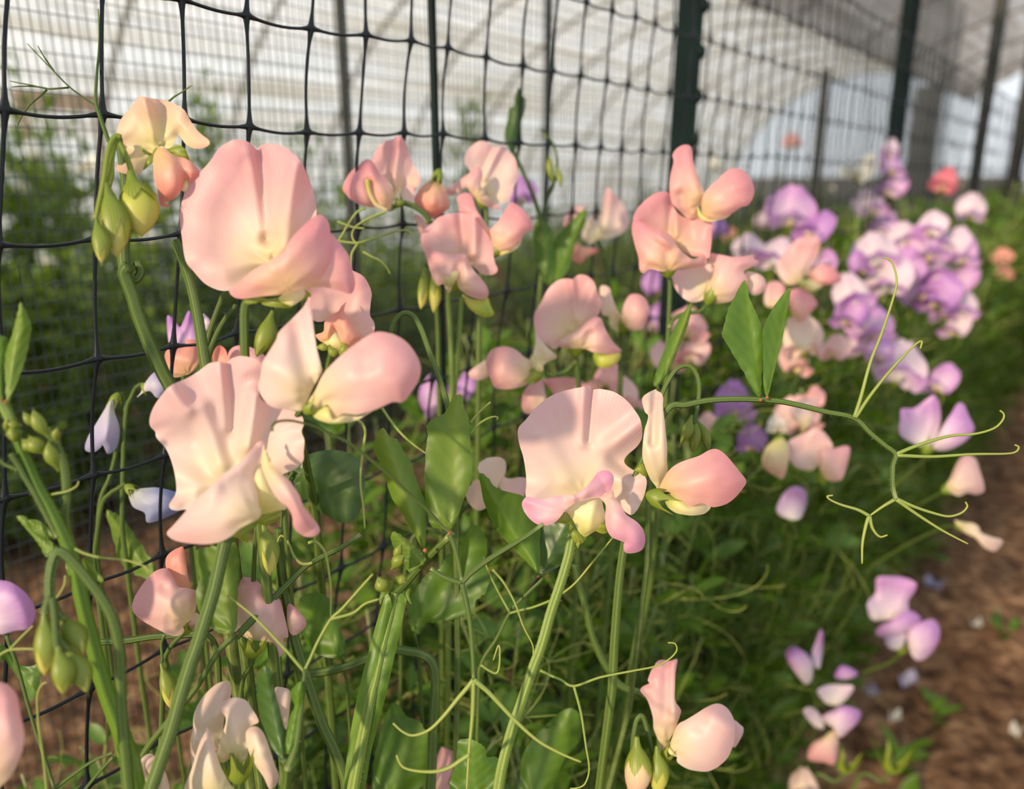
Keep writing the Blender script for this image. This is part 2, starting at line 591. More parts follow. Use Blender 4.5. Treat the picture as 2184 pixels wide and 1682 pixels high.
def sheet(z, txt, D, parent, name, mat, base, gx=0.0, gy=0.0, bowl=0.15, curl=0.25, ruffle=0.05, rk=9, folds=(), seed=1, vee=None, cell=None, n_per=5, wr=0.22, teeth=0.0, bow_axis=None):
    """a petal or leaf: a traced outline turned into a curved sheet at its own distance.
    gx, gy tilt it (metres of depth per metre), bowl dishes it, curl bends the rim back, ruffle waves the rim,
    folds = (x0,y0,x1,y1,amp,width) creases in traced units, vee = (x0,y0,x1,y1,amp) leaf midrib keel."""
    rng = random.Random(seed)
    ox, oy, sc = ZN[z]
    pp = P(z, txt)
    bd = catmull(pp, n_per, True)
    if teeth:
        bd = [(x + teeth * math.sin(i * 1.9 + seed) * rng.uniform(0.4, 1), y + teeth * math.cos(i * 2.3 + seed) * rng.uniform(0.4, 1)) for i, (x, y) in enumerate(bd)]
    A = 0.0
    cx = cy = 0.0
    for (x0, y0), (x1, y1) in zip(bd, bd[1:] + bd[:1]):
        c = x0 * y1 - x1 * y0
        A += c
        cx += (x0 + x1) * c
        cy += (y0 + y1) * c
    A *= 0.5
    cx /= 6 * A
    cy /= 6 * A
    if A < 0:
        bd.reverse()
    R = math.sqrt(abs(A) / math.pi)
    h = cell or max(R / 14.0, 1.6)
    # even out the border
    bb = []
    for (x0, y0), (x1, y1) in zip(bd, bd[1:] + bd[:1]):
        L = math.hypot(x1 - x0, y1 - y0)
        k = max(1, int(L / (h * 1.2)))
        for i in range(k):
            q = (x0 + (x1 - x0) * i / k, y0 + (y1 - y0) * i / k)
            if not bb or math.hypot(q[0] - bb[-1][0], q[1] - bb[-1][1]) > h * 0.25:
                bb.append(q)
    bd = bb
    xs = [q[0] for q in bd]
    ys = [q[1] for q in bd]
    inner = []
    y = min(ys) + h * 0.5
    row = 0

    def edge_dist(x, y):
        best = 1e9
        for (x0, y0), (x1, y1) in zip(bd, bd[1:] + bd[:1]):
            dx, dy = x1 - x0, y1 - y0
            t = max(0, min(1, ((x - x0) * dx + (y - y0) * dy) / max(dx * dx + dy * dy, 1e-9)))
            d = (x - x0 - dx * t) ** 2 + (y - y0 - dy * t) ** 2
            if d < best:
                best = d
        return math.sqrt(best)

    def inside(x, y):
        c = False
        j = len(bd) - 1
        for i in range(len(bd)):
            if (bd[i][1] > y) != (bd[j][1] > y) and x < (bd[j][0] - bd[i][0]) * (y - bd[i][1]) / (bd[j][1] - bd[i][1]) + bd[i][0]:
                c = not c
            j = i
        return c
    ed = {}
    while y < max(ys):
        x = min(xs) + (h * 0.5 if row % 2 else 0)
        while x < max(xs):
            if inside(x, y):
                e = edge_dist(x, y)
                if e > h * 0.55:
                    inner.append((x, y))
                    ed[len(bd) + len(inner) - 1] = e
            x += h
        y += h * 0.87
        row += 1
    allp = [Vector(q) for q in bd] + [Vector(q) for q in inner]
    vo, eo, fo, ov, oe, of = delaunay_2d_cdt(allp, [], [list(range(len(bd)))], 1, 1e-5)
    bx, by = ox + base[0] / sc, oy + base[1] / sc
    mx = max(math.hypot(x - bx, y - by) for x, y in bd)
    V, TT, VV = [], [], []
    ph = rng.uniform(0, 6.28)
    fl = [(ox + f[0] / sc, oy + f[1] / sc, ox + f[2] / sc, oy + f[3] / sc, f[4], f[5] / sc) for f in folds]
    for i, q in enumerate(vo):
        x, y = q.x, q.y
        src = ov[i][0] if ov[i] else -1
        e = ed.get(src, 0.0) if src >= len(bd) else 0.0
        X, Y = (x - cx) / R, (y - cy) / R
        rr = min(X * X + Y * Y, 3.0)
        rim = max(0.0, 1 - e / (R * wr * 2))
        ang = math.atan2(y - by, x - bx)
        dz = gx * X + gy * Y + bowl * (1 - rr) + curl * rim * rim
        if bow_axis is not None:
            u = X * bow_axis[0] + Y * bow_axis[1]
            dz += bow_axis[2] * u * u
        dz += ruffle * math.sin(ang * rk + ph) * rim
        dz += ruffle * 0.5 * noise.noise(Vector((X * 2.1 + seed, Y * 2.1, ph)))
        for (x0, y0, x1, y1, am, wd) in fl:
            dx, dy = x1 - x0, y1 - y0
            t = max(0, min(1, ((x - x0) * dx + (y - y0) * dy) / max(dx * dx + dy * dy, 1e-9)))
            dd = math.hypot(x - x0 - dx * t, y - y0 - dy * t)
            dz += am * 1.5 * math.exp(-(dd / wd) ** 2)
        tpar = min(1.0, math.hypot(x - bx, y - by) / mx)
        vv = ang
        if vee is not None:
            x0, y0 = ox + vee[0] / sc, oy + vee[1] / sc
            x1, y1 = ox + vee[2] / sc, oy + vee[3] / sc
            dx, dy = x1 - x0, y1 - y0
            LL = math.hypot(dx, dy)
            al = ((x - x0) * dx + (y - y0) * dy) / (LL * LL)
            ac = ((x - x0) * dy - (y - y0) * dx) / LL / R
            dz += vee[4] * abs(ac)
            vv = al * 1.0 - abs(ac) * 0.35
            tpar = min(1.0, abs(ac) * 1.6)
        V.append(U(x, y, D + dz * R * D / F))
        TT.append(tpar)
        VV.append(vv)
    Fc = []
    for f in fo:
        a, b, c = (V[f[0]], V[f[1]], V[f[2]])
        nn = (b - a).cross(c - a)
        Fc.append(tuple(f) if nn.dot(CAM - a) > 0 else tuple(reversed(f)))
    mb = MB()
    mb.add(V, Fc, TT, VV)
    return mb.build(name, mat, parent)


def lathe_bud(mb, base, tip, wid, fullness=0.42, flat=0.8, sides=10, rings=10, r0=0.15, r1=0.04, mi=0, ref=None, sweep=0.0):
    ax = tip - base
    L = ax.length
    ax = ax.normalized()
    u = (ref or (CAM - base)).cross(ax)
    if u.length < 1e-6:
        u = ax.orthogonal()
    u.normalize()
    w = ax.cross(u)
    V, Fc, TT, VV = [], [], [], []
    for i in range(rings + 1):
        t = i / rings
        r = wid / 2 * max(r1 if t > fullness else r0, math.sin(math.pi * (t ** (math.log(0.5) / math.log(fullness)))) ** 0.8)
        c = base + ax * (L * t) + u * (sweep * L * math.sin(math.pi * t))
        for k in range(sides):
            a = 2 * math.pi * k / sides
            V.append(c + u * (r * math.cos(a)) + w * (r * flat * math.sin(a)))
            TT.append(t)
            VV.append(k / sides * 2)
    for i in range(rings):
        for k in range(sides):
            k2 = (k + 1) % sides
            Fc.append((i * sides + k, i * sides + k2, (i + 1) * sides + k2, (i + 1) * sides + k))
    Fc.append(tuple(range(sides - 1, -1, -1)))
    Fc.append(tuple(rings * sides + k for k in range(sides)))
    mb.add(V, Fc, TT, VV, mi)


def calyx_mesh(mb, base, axis, size, cup=0.55, teeth=5, flare=0.35, radius=0.34, tooth=0.75, phase=0.3, ref=None, mi=0):
    """a green cup with five pointed sepals"""
    ax = axis.normalized()
    u = ax.cross(ref or Vector((0.2, -1, 0.3)))
    if u.length < 1e-5:
        u = ax.orthogonal()
    u.normalize()
    w = ax.cross(u)
    V, Fc, TT, VV = [], [], [], []
    N = teeth * 6
    prof = [(0.0, 0.16), (0.12, 0.55), (0.3, 0.85), (0.45, 1.0)]
    for (h, r) in prof:
        for k in range(N):
            a = 2 * math.pi * k / N
            V.append(base + ax * (h * size * cup / 0.55) + (u * math.cos(a) + w * math.sin(a)) * (r * radius * size))
            TT.append(h)
            VV.append(a)
    for j, (g) in enumerate((0.25, 0.5, 0.75, 1.0)):
        for k in range(N):
            a0 = 2 * math.pi * k / N
            fr = (k % 6) / 6.0
            c = (k // 6) * 6 + 3
            ac = 2 * math.pi * c / N
            hmax = 1 - abs(fr - 0.5) * 2
            hh = 0.45 * size * cup / 0.55 + tooth * size * min(g, 1.0) * (hmax ** 0.9) * 0.9
            a = ac + (a0 - ac) * (1 - 0.55 * g * (1 if hmax > 0 else 0))
            rr = radius * size * (1 + flare * g * hmax)
            V.append(base + ax * hh + (u * math.cos(a) + w * math.sin(a)) * rr)
            TT.append(0.45 + 0.5 * g * hmax)
            VV.append(a)
    R_ = len(prof) + 4
    for i in range(R_ - 1):
        for k in range(N):
            k2 = (k + 1) % N
            Fc.append((i * N + k, i * N + k2, (i + 1) * N + k2, (i + 1) * N + k))
    mb.add(V, Fc, TT, VV, mi)


def px_calyx(parent, z, x, y, tx, ty, size_px, D, name='calyx', toward=0.0, **kw):
    ox, oy, sc = ZN[z]
    b = U(ox + x / sc, oy + y / sc, D)
    t = U(ox + tx / sc, oy + ty / sc, D + toward)
    mb = MB()
    calyx_mesh(mb, b, t - b, size_px * D / F, ref=CAM - b, **kw)
    o = mb.build(name, M['calyx'], parent)
    return o


def px_bud(parent, z, bx, by, tx, ty, wid_px, D, petal='budpetal', cover=0.62, name='bud', hairs=0, **kw):
    """a closed bud: petals held in a green calyx"""
    ox, oy, sc = ZN[z]
    b = U(ox + bx / sc, oy + by / sc, D)
    t = U(ox + tx / sc, oy + ty / sc, D - 0.002)
    wid = wid_px * D / F
    e = empty(name, b, parent)
    mb = MB()
    lathe_bud(mb, b.lerp(t, 0.12), t, wid * 0.92, fullness=0.5, sweep=0.05)
    mb.build('bud_petal', M[petal], e)
    mc = MB()
    L = (t - b).length
    ax = (t - b).normalized()
    u = (CAM - b).cross(ax).normalized()
    w = ax.cross(u)
    V, Fc, TT, VV = [], [], [], []
    N = 30
    rings = 9
    for i in range(rings + 1):
        q = i / rings
        for k in range(N):
            fr = (k % 6) / 6.0
            hm = 1 - abs(fr - 0.5) * 2
            top = cover * (0.72 + 0.42 * hm)
            s_ = q * top
            # radius follows the bud a little outside it
            tt = max(0.0, (s_ - 0.10) / 0.90)
            rb = math.sin(math.pi * min(1, tt) ** 1.0) ** 0.8 if tt > 0 else 0
            r = wid / 2 * max(0.16 + 0.9 * s_ if s_ < 0.25 else 0.12, rb * 0.97)
            a = 2 * math.pi * k / N
            V.append(b + ax * (L * s_) + u * (r * math.cos(a) + 0.05 * L * math.sin(math.pi * max(0, tt))) + w * (r * 0.84 * math.sin(a)))
            TT.append(q)
            VV.append(a)
    for i in range(rings):
        for k in range(N):
            k2 = (k + 1) % N
            Fc.append((i * N + k, i * N + k2, (i + 1) * N + k2, (i + 1) * N + k))
    mc.add(V, Fc, TT, VV)
    if hairs:
        rng = random.Random(int(bx + by))
        hv, hf = [], []
        for _ in range(hairs):
            i = rng.randrange(len(V) - N)
            p = Vector(V[i])
            c = b + ax * (p - b).dot(ax)
            d = (p - c).normalized() if (p - c).length > 1e-7 else u
            s2 = d.cross(ax) * 0.00004
            k = len(hv)
            hv += [p - s2, p + s2, p + (d + ax * rng.uniform(-.3, .5)) * 0.0011 * rng.uniform(.5, 1.2)]
            hf.append((k, k + 1, k + 2))
        mc.add(hv, hf, [1.0] * len(hv))
    mc.build('calyx', M['calyx'], e)
    return e


RNG = random.Random(7)


def stem(parent, z, txt, d0, d1, r0, r1, name='stem', mat='stem', hairs=0, root=False, ridge=0.06, sides=10, n_per=6, bow=0.0, s=None, p=None):
    pts, rad = px_path(z, txt, d0, d1, r0, r1, n_per, bow)
    nvis = len(pts)
    if root:
        to_ground(pts, rad, s, p)
    mb = MB()
    tube(mb, pts, rad, sides, ridge=ridge, hairs=0)
    if hairs:
        mb2 = MB()
        tube(mb2, pts[:nvis], rad[:nvis], sides, hairs=hairs, hair_len=0.0012, rng=RNG, cap=False)
        k = nvis * sides
        nb = len(mb.v)
        hv = mb2.v[k:]
        hf = [tuple(i - k for i in f) for f in mb2.f if min(f) >= k]
        mb.add(hv, hf, [1.0] * len(hv))
    return mb.build(name, M[mat], parent)


def base_of(z, txt, d, s=None, p=None):
    """foot of a spray on the soil under the end of its traced stem"""
    x, y = P(z, txt)[-1]
    e = U(x, y, d)
    return W(e.dot(ROW) + 0.03 if s is None else s, max(0.29, e.dot(NRM) + 0.05) if p is None else p, 0)


def blob(mb, c, r, rings=6, sides=8, sq=(1, 1, 1), mi=0):
    V, Fc = [], []
    for i in range(rings + 1):
        th = math.pi * i / rings
        for k in range(sides):
            a = 2 * math.pi * k / sides
            V.append(c + Vector((math.sin(th) * math.cos(a) * sq[0], math.sin(th) * math.sin(a) * sq[1], math.cos(th) * sq[2])) * r)
    for i in range(rings):
        for k in range(sides):
            k2 = (k + 1) % sides
            Fc.append((i * sides + k, (i + 1) * sides + k, (i + 1) * sides + k2, i * sides + k2))
    mb.add(V, Fc, [0.5] * len(V), None, mi)


# ================================================================== the setting
def grid_mesh(name, mat, ns, nt, fn, uv=False, smooth=True):
    V = [fn(i / ns, j / nt) for i in range(ns + 1) for j in range(nt + 1)]
    Fc = [(i * (nt + 1) + j, (i + 1) * (nt + 1) + j, (i + 1) * (nt + 1) + j + 1, i * (nt + 1) + j + 1) for i in range(ns) for j in range(nt)]
    me = bpy.data.meshes.new(name)
    me.from_pydata(V, [], Fc)
    me.materials.append(mat)
    if uv:
        l = me.uv_layers.new(name='UVMap')
        for poly in me.polygons:
            for li, vi in zip(poly.loop_indices, poly.vertices):
                l.data[li].uv = (vi // (nt + 1) / ns * uv[0], vi % (nt + 1) / nt * uv[1])
    me.polygons.foreach_set('use_smooth', [smooth] * len(Fc))
    o = bpy.data.objects.new(name, me)
    COL.objects.link(o)
    return o


def ground_z(s, p):
    near = 1.0 / (1.0 + 0.25 * max(0.0, s - 1.0))
    v = Vector((s, p, 0))
    z = 0.020 * noise.noise(v * 3.1) + 0.014 * noise.noise(v * 9.0) * near + 0.010 * noise.noise(v * 26.0) * near
    return z - 0.012


def _gf(a, b):
    s = -1.2 + 14.0 * a ** 1.9
    p = -2.6 + 9.0 * b
    return W(s, p, ground_z(s, p))


o = grid_mesh('ground', M['soil'], 260, 330, _gf)
tag(o, 'brown crumbly bare soil of the path and beds', None, None, 'structure')
o = grid_mesh('ground_far', M['hill'], 8, 8, lambda a, b: W(12.7 + 90 * a, -60 + 120 * b, -0.05), smooth=False)
tag(o, 'pale grey ground beyond the open tunnel end', None, None, 'structure')


def arch(pc, hw, H, cut, t):
    """t=0 far foot on the soil, t=1 the eave on the near side at height cut"""
    a = t * (math.pi - math.asin(cut / H))
    return pc + hw * math.cos(a), H * math.sin(a)


def tunnel(name, pc, hw, H, cut, s0, s1, label, mat):
    def fn(a, b):
        s = s0 + (s1 - s0) * a
        p, z = arch(pc, hw, H, cut, b)
        k = (s / 0.9) % 1.0
        sag = 0.03 * math.sin(math.pi * k)
        z2 = z - sag * 0.6 + 0.014 * noise.noise(Vector((s * 1.2, b * 40, 3)))
        p2 = p + 0.03 * noise.noise(Vector((s * 0.7, b * 44, 9))) + (sag * 0.5 if b < 0.5 else -sag * 0.5)
        return W(s, p2, max(0.0, z2))
    o = grid_mesh(name, mat, int((s1 - s0) * 8), 110, fn, uv=(s1 - s0, 6.0))
    tag(o, label, None, None, 'structure')
    return o


A_PC, A_HW, A_H, A_LEG = 3.35, 2.2, 2.35, 1.9
tunnel('ceiling', A_PC, A_HW, A_H, A_LEG, -3.5, 12.5, 'white film roof and far wall of the neighbouring tunnel bay', M['film'])
B_PC, B_HW = 0.74, -2.2
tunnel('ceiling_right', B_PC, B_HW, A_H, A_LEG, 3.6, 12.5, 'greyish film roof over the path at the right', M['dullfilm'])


def hoop(pc, hw, s):
    mb = MB()
    pts = []
    for i in range(37):
        p, z = arch(pc, hw * 0.986, A_H - 0.03, A_LEG, i / 36)
        pts.append(W(s, p, z - (0.02 if i == 0 else 0)))
    tube(mb, pts, [0.019] * len(pts), 8)
    return mb


first = None
for i in range(18):
    s = -3.0 + 0.9 * i
    if first is None:
        first = hoop(A_PC, A_HW, s).build('tunnel_hoop', M['steel'], None, W(s, A_PC, 0))
        ho = first
    else:
        ho = first.copy()
        COL.objects.link(ho)
        ho.location = W(s, A_PC, 0)
        WL[ho.name] = Vector(ho.location)
    tag(ho, 'pale steel hoop arching under the white film roof', 'tunnel hoop', 'hoops of the white tunnel bay')
for i in range(6):
    s = 4.0 + 1.5 * i
    if i == 0:
        f2 = hoop(B_PC, B_HW, s).build('tunnel_hoop', M['steel'], None, W(s, B_PC, 0))
        ho = f2
    else:
        ho = f2.copy()
        COL.objects.link(ho)
        ho.location = W(s, B_PC, 0)
    tag(ho, 'dull steel hoop arching over the path at the right', 'tunnel hoop', 'steel hoops over the path')

# end wall beyond: door panel and low board wall in the open end
mb = MB()


def box(mb, c, hs, hp, hz, mi=0):
    V = [c + ROW * (a * hs) + NRM * (b * hp) + Vector((0, 0, d * hz)) for a in (-1, 1) for b in (-1, 1) for d in (-1, 1)]
    mb.add(V, [(0, 1, 3, 2), (4, 6, 7, 5), (0, 4, 5, 1), (2, 3, 7, 6), (0, 2, 6, 4), (1, 5, 7, 3)], [0.5] * 8, None, mi)


def p_at(px, s):
    """offset across the row of the vertical plane through a frame column, at distance s along the row"""
    d = RGT * ((px - CX) / F) + UPV * ((CY - 385) / F) + FWD
    return d.dot(NRM) / d.dot(ROW) * s


mb = MB()
pa, pb = p_at(1928, 12.4), p_at(1986, 12.4)
box(mb, W(12.4, (pa + pb) / 2, 1.05), 0.03, abs(pa - pb) / 2, 1.05)
o = mb.build('door_1', M['panel'], None, W(12.4, (pa + pb) / 2, 0), smooth=False)
tag(o, 'grey beige door panel standing in the bright tunnel end', None, None, 'structure')
mb = MB()
pa, pb = p_at(1500, 12.6), p_at(2184, 12.6)
box(mb, W(12.62, (pa + pb) / 2, 0.45), 0.03, abs(pa - pb) / 2, 0.45)
o = mb.build('wall_end', M['panel'], None, W(12.62, (pa + pb) / 2, 0), smooth=False)
tag(o, 'low grey board wall across the tunnel end', None, None, 'structure')
# pale timber board behind the far plants
q = on_plane(128, 216, 4.9)
mb = MB()
box(mb, q, 0.24, 0.012, 0.05)
box(mb, q - Vector((0, 0, q.z / 2)) + ROW * 0.2, 0.02, 0.012, q.z / 2)
box(mb, q - Vector((0, 0, q.z / 2)) - ROW * 0.2, 0.02, 0.012, q.z / 2)
o = mb.build('trim_1', M['block'], None, Vector((q.x, q.y, 0)), smooth=False)
tag(o, 'short pale timber board before the far film wall', None, None, 'structure')

# ------------------------------------------------------------------ nets
PD = 0.339
S_OF = {}


def s_on(px, py):
    return on_plane(px, py, PD).dot(ROW)


_s15, _s225 = s_on(15, 237), s_on(780, 270)
CELL = (_s225 - _s15) / 6.0                             # columns at 15, 225, 395, 545, 670, 780 ... less the one between
CELL = (s_on(955, 300) - s_on(15, 237)) / 7.0
Z0 = on_plane(15, 235, PD).z
DZ = (on_plane(15, 235, PD).z - on_plane(55, 790, PD).z) / 2.0


def node(i, k):
    """node of column i, row k (row 0 runs through y=235 at the left, rows count downwards)"""
    s = _s15 + CELL * i
    amp = 1.0
    v = Vector((i * 0.37, k * 0.41, 2.2))
    ds = 0.0035 * noise.noise(v) + 0.0022 * noise.noise(v * 3.3)
    dp = 0.006 * noise.noise(v + Vector((9, 0, 0))) + 0.002 * noise.noise(v * 3 + Vector((5, 5, 0)))
    dz = 0.0035 * noise.noise(v + Vector((0, 7, 0)))
    lean = 0.0082 * k * max(0.0, 1 - i / 30.0)           # the slack net leans a little
    return W(s + ds * amp - lean, PD + dp * amp, Z0 - DZ * k + dz * amp)


def net_strand(mb, a, b, r, sag, segs, sides, flare, side):
    pts, rad = [], []
    d = b - a
    for j in range(segs + 1):
        t = j / segs
        q = a + d * t + Vector((0, 0, -sag * math.sin(math.pi * t))) + NRM * (side * math.sin(math.pi * t)) 
        e = min(t, 1 - t)
        rad.append(r * (1 + flare * math.exp(-(e / 0.085) ** 2)) * (1 + 0.12 * (0.5 - e)))
        pts.append(q)
    tube(mb, pts, rad, sides, cap=False, flat=0.8)


rn = random.Random(3)
mb = MB()
NC, K0, K1 = 165, -4, 16
for i in range(-3, NC):
    far = i > 34
    vfar = i > 70
    for k in range(K0, K1):
        a = node(i, k)
        if a.z < 0.01:
            continue
        segs = 2 if vfar else (4 if far else 12)
        sides = 3 if vfar else (4 if far else 7)
        fl = 1.25 if not vfar else 0.3
        if i + 1 < NC:
            net_strand(mb, a, node(i + 1, k), 0.00092, 0.0012 + 0.001 * rn.random(), segs, sides, fl, 0.001 * rn.uniform(-1, 1))
        b = node(i, k + 1)
        if b.z > 0.0:
            sb = MB()
            pts = []
            w1 = rn.uniform(-1, 1) * 0.0014
            d = b - a
            rad = []
            for j in range(segs + 1):
                t = j / segs
                e = min(t, 1 - t)
                pts.append(a + d * t + ROW * (w1 * math.sin(math.pi * t)) + NRM * (0.001 * math.sin(math.pi * t)))
                rad.append(0.00096 * (1 + fl * math.exp(-(e / 0.085) ** 2)))
            tube(mb, pts, rad, sides, cap=False, flat=0.85)
        if not far:
            blob(mb, a, 0.0024, 6, 8, (1.0, 0.75, 1.0))
o = mb.build('support_net', M['net'], None, W(0.6, PD, 0))
tag(o, 'black plastic pea net with large square mesh stretched between the posts', 'net')


def fine_net(name, p, s0, s1, ds, dz, z0, z1, r, label, lean=0.0):
    mb = MB()
    ns, nz = int((s1 - s0) / ds), int((z1 - z0) / dz)
    for i in range(ns + 1):
        s = s0 + ds * i
        ph = noise.noise(Vector((i * 0.13, 1, p))) * 0.004
        pts = [W(s + ph + 0.003 * noise.noise(Vector((i * 0.1, j * 0.6, p))), p + 0.006 * noise.noise(Vector((i * .05, j * .5, 4))), z0 + (z1 - z0) * j / 6) for j in range(7)]
        tube(mb, pts, [r] * 7, 3, cap=False)
    for k in range(nz + 1):
        z = z0 + dz * k
        n = 24
        pts = [W(s0 + (s1 - s0) * j / n, p + 0.006 * noise.noise(Vector((j * .9, k * .1, 4))), z + 0.006 * noise.noise(Vector((j * 0.8, k * 0.15, p)))) for j in range(n + 1)]
        tube(mb, pts, [r] * (n + 1), 3, cap=False)
    o = mb.build(name, M['finenet'], None, W((s0 + s1) / 2, p, z0))
    tag(o, label, 'net')
    return o


fine_net('fine_net', 0.62, -0.9, 3.4, 0.0072, 0.0125, 0.0, 1.45, 0.00045, 'fine thin meshed net hung behind the black net in front of the white roof')
fine_net('crop_net', 1.45, 0.6, 9.0, 0.030, 0.045, 0.0, 1.75, 0.0008, 'second thin net further back before the bright tunnel end')

# ------------------------------------------------------------------ posts
def at_row(px, pd=PD):
    q = on_plane(px, 385, pd)
    return q.dot(ROW)


def round_post(name, s, p, r, top, mat, label, cat, bottom=-0.2, lean=(0, 0)):
    e = None
    mb = MB()
    pts = [W(s - lean[0] * (1 - t), p - lean[1] * (1 - t), bottom + (top - bottom) * t) for t in [i / 8 for i in range(9)]]
    tube(mb, pts, [r * (1.0 + 0.05 * math.sin(i * 2.1)) for i in range(9)], 12)
    o = mb.build(name, mat, None, W(s, p, 0))
    tag(o, label, cat)
    return o


round_post('garden_cane', at_row(921, PD + 0.017), PD + 0.017, 0.0027, 1.5, M['post'], 'thin dark green cane upright behind the net at picture centre left', 'cane', lean=(-0.012, 0))

# the studded steel post
sp = at_row(1449, PD + 0.034)
root = empty('studded_post', W(sp, PD + 0.034, 0), None, 'thick dark green studded steel post holding the black net behind the tallest pink flowers', 'post')
mb = MB()
prof = [(-0.0125, -0.003), (0.0125, -0.003), (0.0125, 0.001), (0.003, 0.003), (0.002, 0.017), (-0.002, 0.017), (-0.003, 0.003), (-0.0125, 0.001)]
ex = (RGT - FWD * 0).normalized()
exh = Vector((ex.x, ex.y, 0)).normalized()
eyh = Vector((-exh.y, exh.x, 0))
c0 = W(sp, PD + 0.034, 0)
V, Fc = [], []
for j, z in enumerate((-0.2, 0.3, 0.8, 1.3, 1.62)):
    tilt = exh * (0.010 * (z - 0.85))
    for a, b in prof:
        V.append(c0 + tilt + exh * a + eyh * b + Vector((0, 0, z)))
for j in range(4):
    for k in range(8):
        k2 = (k + 1) % 8
        Fc.append((j * 8 + k, j * 8 + k2, (j + 1) * 8 + k2, (j + 1) * 8 + k))
Fc.append(tuple(range(32, 40)))
mb.add(V, Fc)
mb.build('post_bar', M['post'], root, smooth=False)
for j in range(38):
    z = 0.12 + 0.0405 * j
    if z > 1.6:
        break
    b = MB()
    c = c0 + exh * (0.0125 + 0.010 * (z - 0.85)) + Vector((0, 0, z)) - eyh * 0.002
    blob(b, c, 0.0062, 6, 8, (0.8, 0.8, 1.15))
    b.build('stud', M['post'], root)

round_post('row_post', at_row(1897, PD + 0.035), PD + 0.035, 0.0155, 1.6, M['post'], 'blurred dark green post of the net row right of the white roof', 'post')
round_post('row_post', at_row(2078, PD + 0.035), PD + 0.035, 0.016, 1.42, M['oldpost'], 'slim dark post beside the bright gap in the tunnel end', 'post')
round_post('row_post', at_row(2160, PD + 0.05), PD + 0.05, 0.026, 1.6, M['oldpost'], 'dark wooden post at the right picture edge', 'post')
round_post('bay_post', at_row(745, 0.97), 0.97, 0.008, 1.6, M['oldpost'], 'thin grey post of the fine net behind the upper left mesh', 'post')
round_post('bay_post', at_row(1165, 0.97), 0.97, 0.008, 1.35, M['oldpost'], 'thin grey post of the fine net above the dark green shoot tip', 'post')
round_post('bay_post', at_row(1738, 1.2), 1.2, 0.022, 1.32, M['oldpost'], 'blurred brown grey stake before the arched tunnel end', 'post')
# ================================================================== flowers and shoots in front of the net
def spray(label, z, stem_txt, d0, d1, r0, r1, hairs=160, mat='stem', group=None, s=None, p=None, ridge=0.06, sides=10, root=True, name='sweet_pea_spray', cat='flower spray', bow=0.0):
    b = base_of(z, stem_txt, d1, s, p)
    e = empty(name, b, None, label, cat, group)
    stem(e, z, stem_txt, d0, d1, r0, r1, 'flower_stalk', mat, hairs, root, ridge, sides, bow=bow, s=s, p=p)
    return e


def blossom(sp, z, x, y, D, label=None):
    ox, oy, sc = ZN[z]
    e = empty('blossom', U(ox + x / sc, oy + y / sc, D), sp)
    if label:
        e['label'] = label
    return e


# ---- cream flower and hanging buds at the upper left
A = spray('cream and peach sweet pea with hanging green buds at the upper left', 'd', '825,20 800,60 815,120 850,210 885,330 930,450 985,580 1040,700 1090,790 1130,900 1200,1100 1290,1400 1380,1700', 0.286, 0.318, 13.5, 14.5, hairs=420, ridge=0.10)
b = blossom(A, 'a', 1000, 960, 0.29)
sheet('a', '905,615 960,628 1030,638 1085,650 1135,675 1180,705 1215,765 1250,820 1290,860 1335,895 1338,925 1300,946 1245,950 1195,928 1160,885 1138,860 1120,905 1080,950 1040,935 1010,945 990,985 940,1040 912,1090 870,1115 800,1112 740,1080 765,1020 790,935 747,895 745,850 770,770 830,690 880,630', 0.29, b, 'standard_petal', M['cream'], (1005, 955), bowl=0.35, curl=0.25, ruffle=0.07, rk=7, folds=[(930, 640, 1005, 930, -0.22, 44), (1040, 650, 1010, 900, 0.12, 58), (740, 900, 930, 980, 0.2, 71)], seed=2)
sheet('a', '1000,960 1015,940 1060,950 1110,990 1180,1010 1240,1050 1285,1105 1240,1150 1205,1190 1190,1140 1165,1210 1110,1275 1060,1295 1095,1322 1025,1315 1010,1230 985,1140 978,1040 985,985', 0.284, b, 'wing_petal', M['coral'], (1005, 955), bowl=-0.5, curl=0.25, ruffle=0.06, folds=[(1150, 1000, 1190, 1180, 0.25, 41)], seed=4)
sheet('a', '1170,1130 1200,1150 1205,1190 1190,1225 1165,1220 1160,1190', 0.287, b, 'keel_petal', M['keel'], (1180, 1130), bowl=-0.3)
mc = MB()
for tx in ('975,985 940,965 905,940 888,928 900,955 930,985 960,995', '1062,960 1090,945 1135,925 1185,955 1215,1032 1165,1012 1115,990', '985,990 955,1005 930,1040 915,1090 950,1065 978,1040', '1010,990 1020,1030 1005,1050 985,1020'):
    sheet('a', tx, 0.2875, b, 'sepal', M['calyx'], (1000, 980), bowl=-0.25, curl=0.15, cell=4)
stem(A, 'a', '775,880 740,875 705,930 685,1010 672,1100 655,1200 635,1290 612,1400', 0.279, 0.270, 6.5, 5.0, 'pedicel', 'calyx', hairs=120)
stem(A, 'a', '745,890 725,960 715,1040 712,1110 690,1190', 0.282, 0.276, 5.0, 6.0, 'pedicel', 'calyx', hairs=60)
stem(A, 'a', '770,920 800,980 830,1060 840,1110', 0.287, 0.283, 5, 6, 'pedicel', 'calyx')
stem(A, 'a', '760,885 810,1300 790,1600 800,1740', 0.291, 0.289, 7, 12, 'pedicel', 'stem')
px_bud(A, 'a', 835, 1095, 905, 1515, 84, 0.281, petal='budpetal', cover=0.45, hairs=120)
px_bud(A, 'a', 680, 1170, 745, 1645, 62, 0.274, petal='budpetal', cover=0.72, hairs=160)
px_bud(A, 'a', 615, 1395, 650, 1682, 38, 0.268, petal='calyx' if False else 'budpetal', cover=0.95, hairs=160)
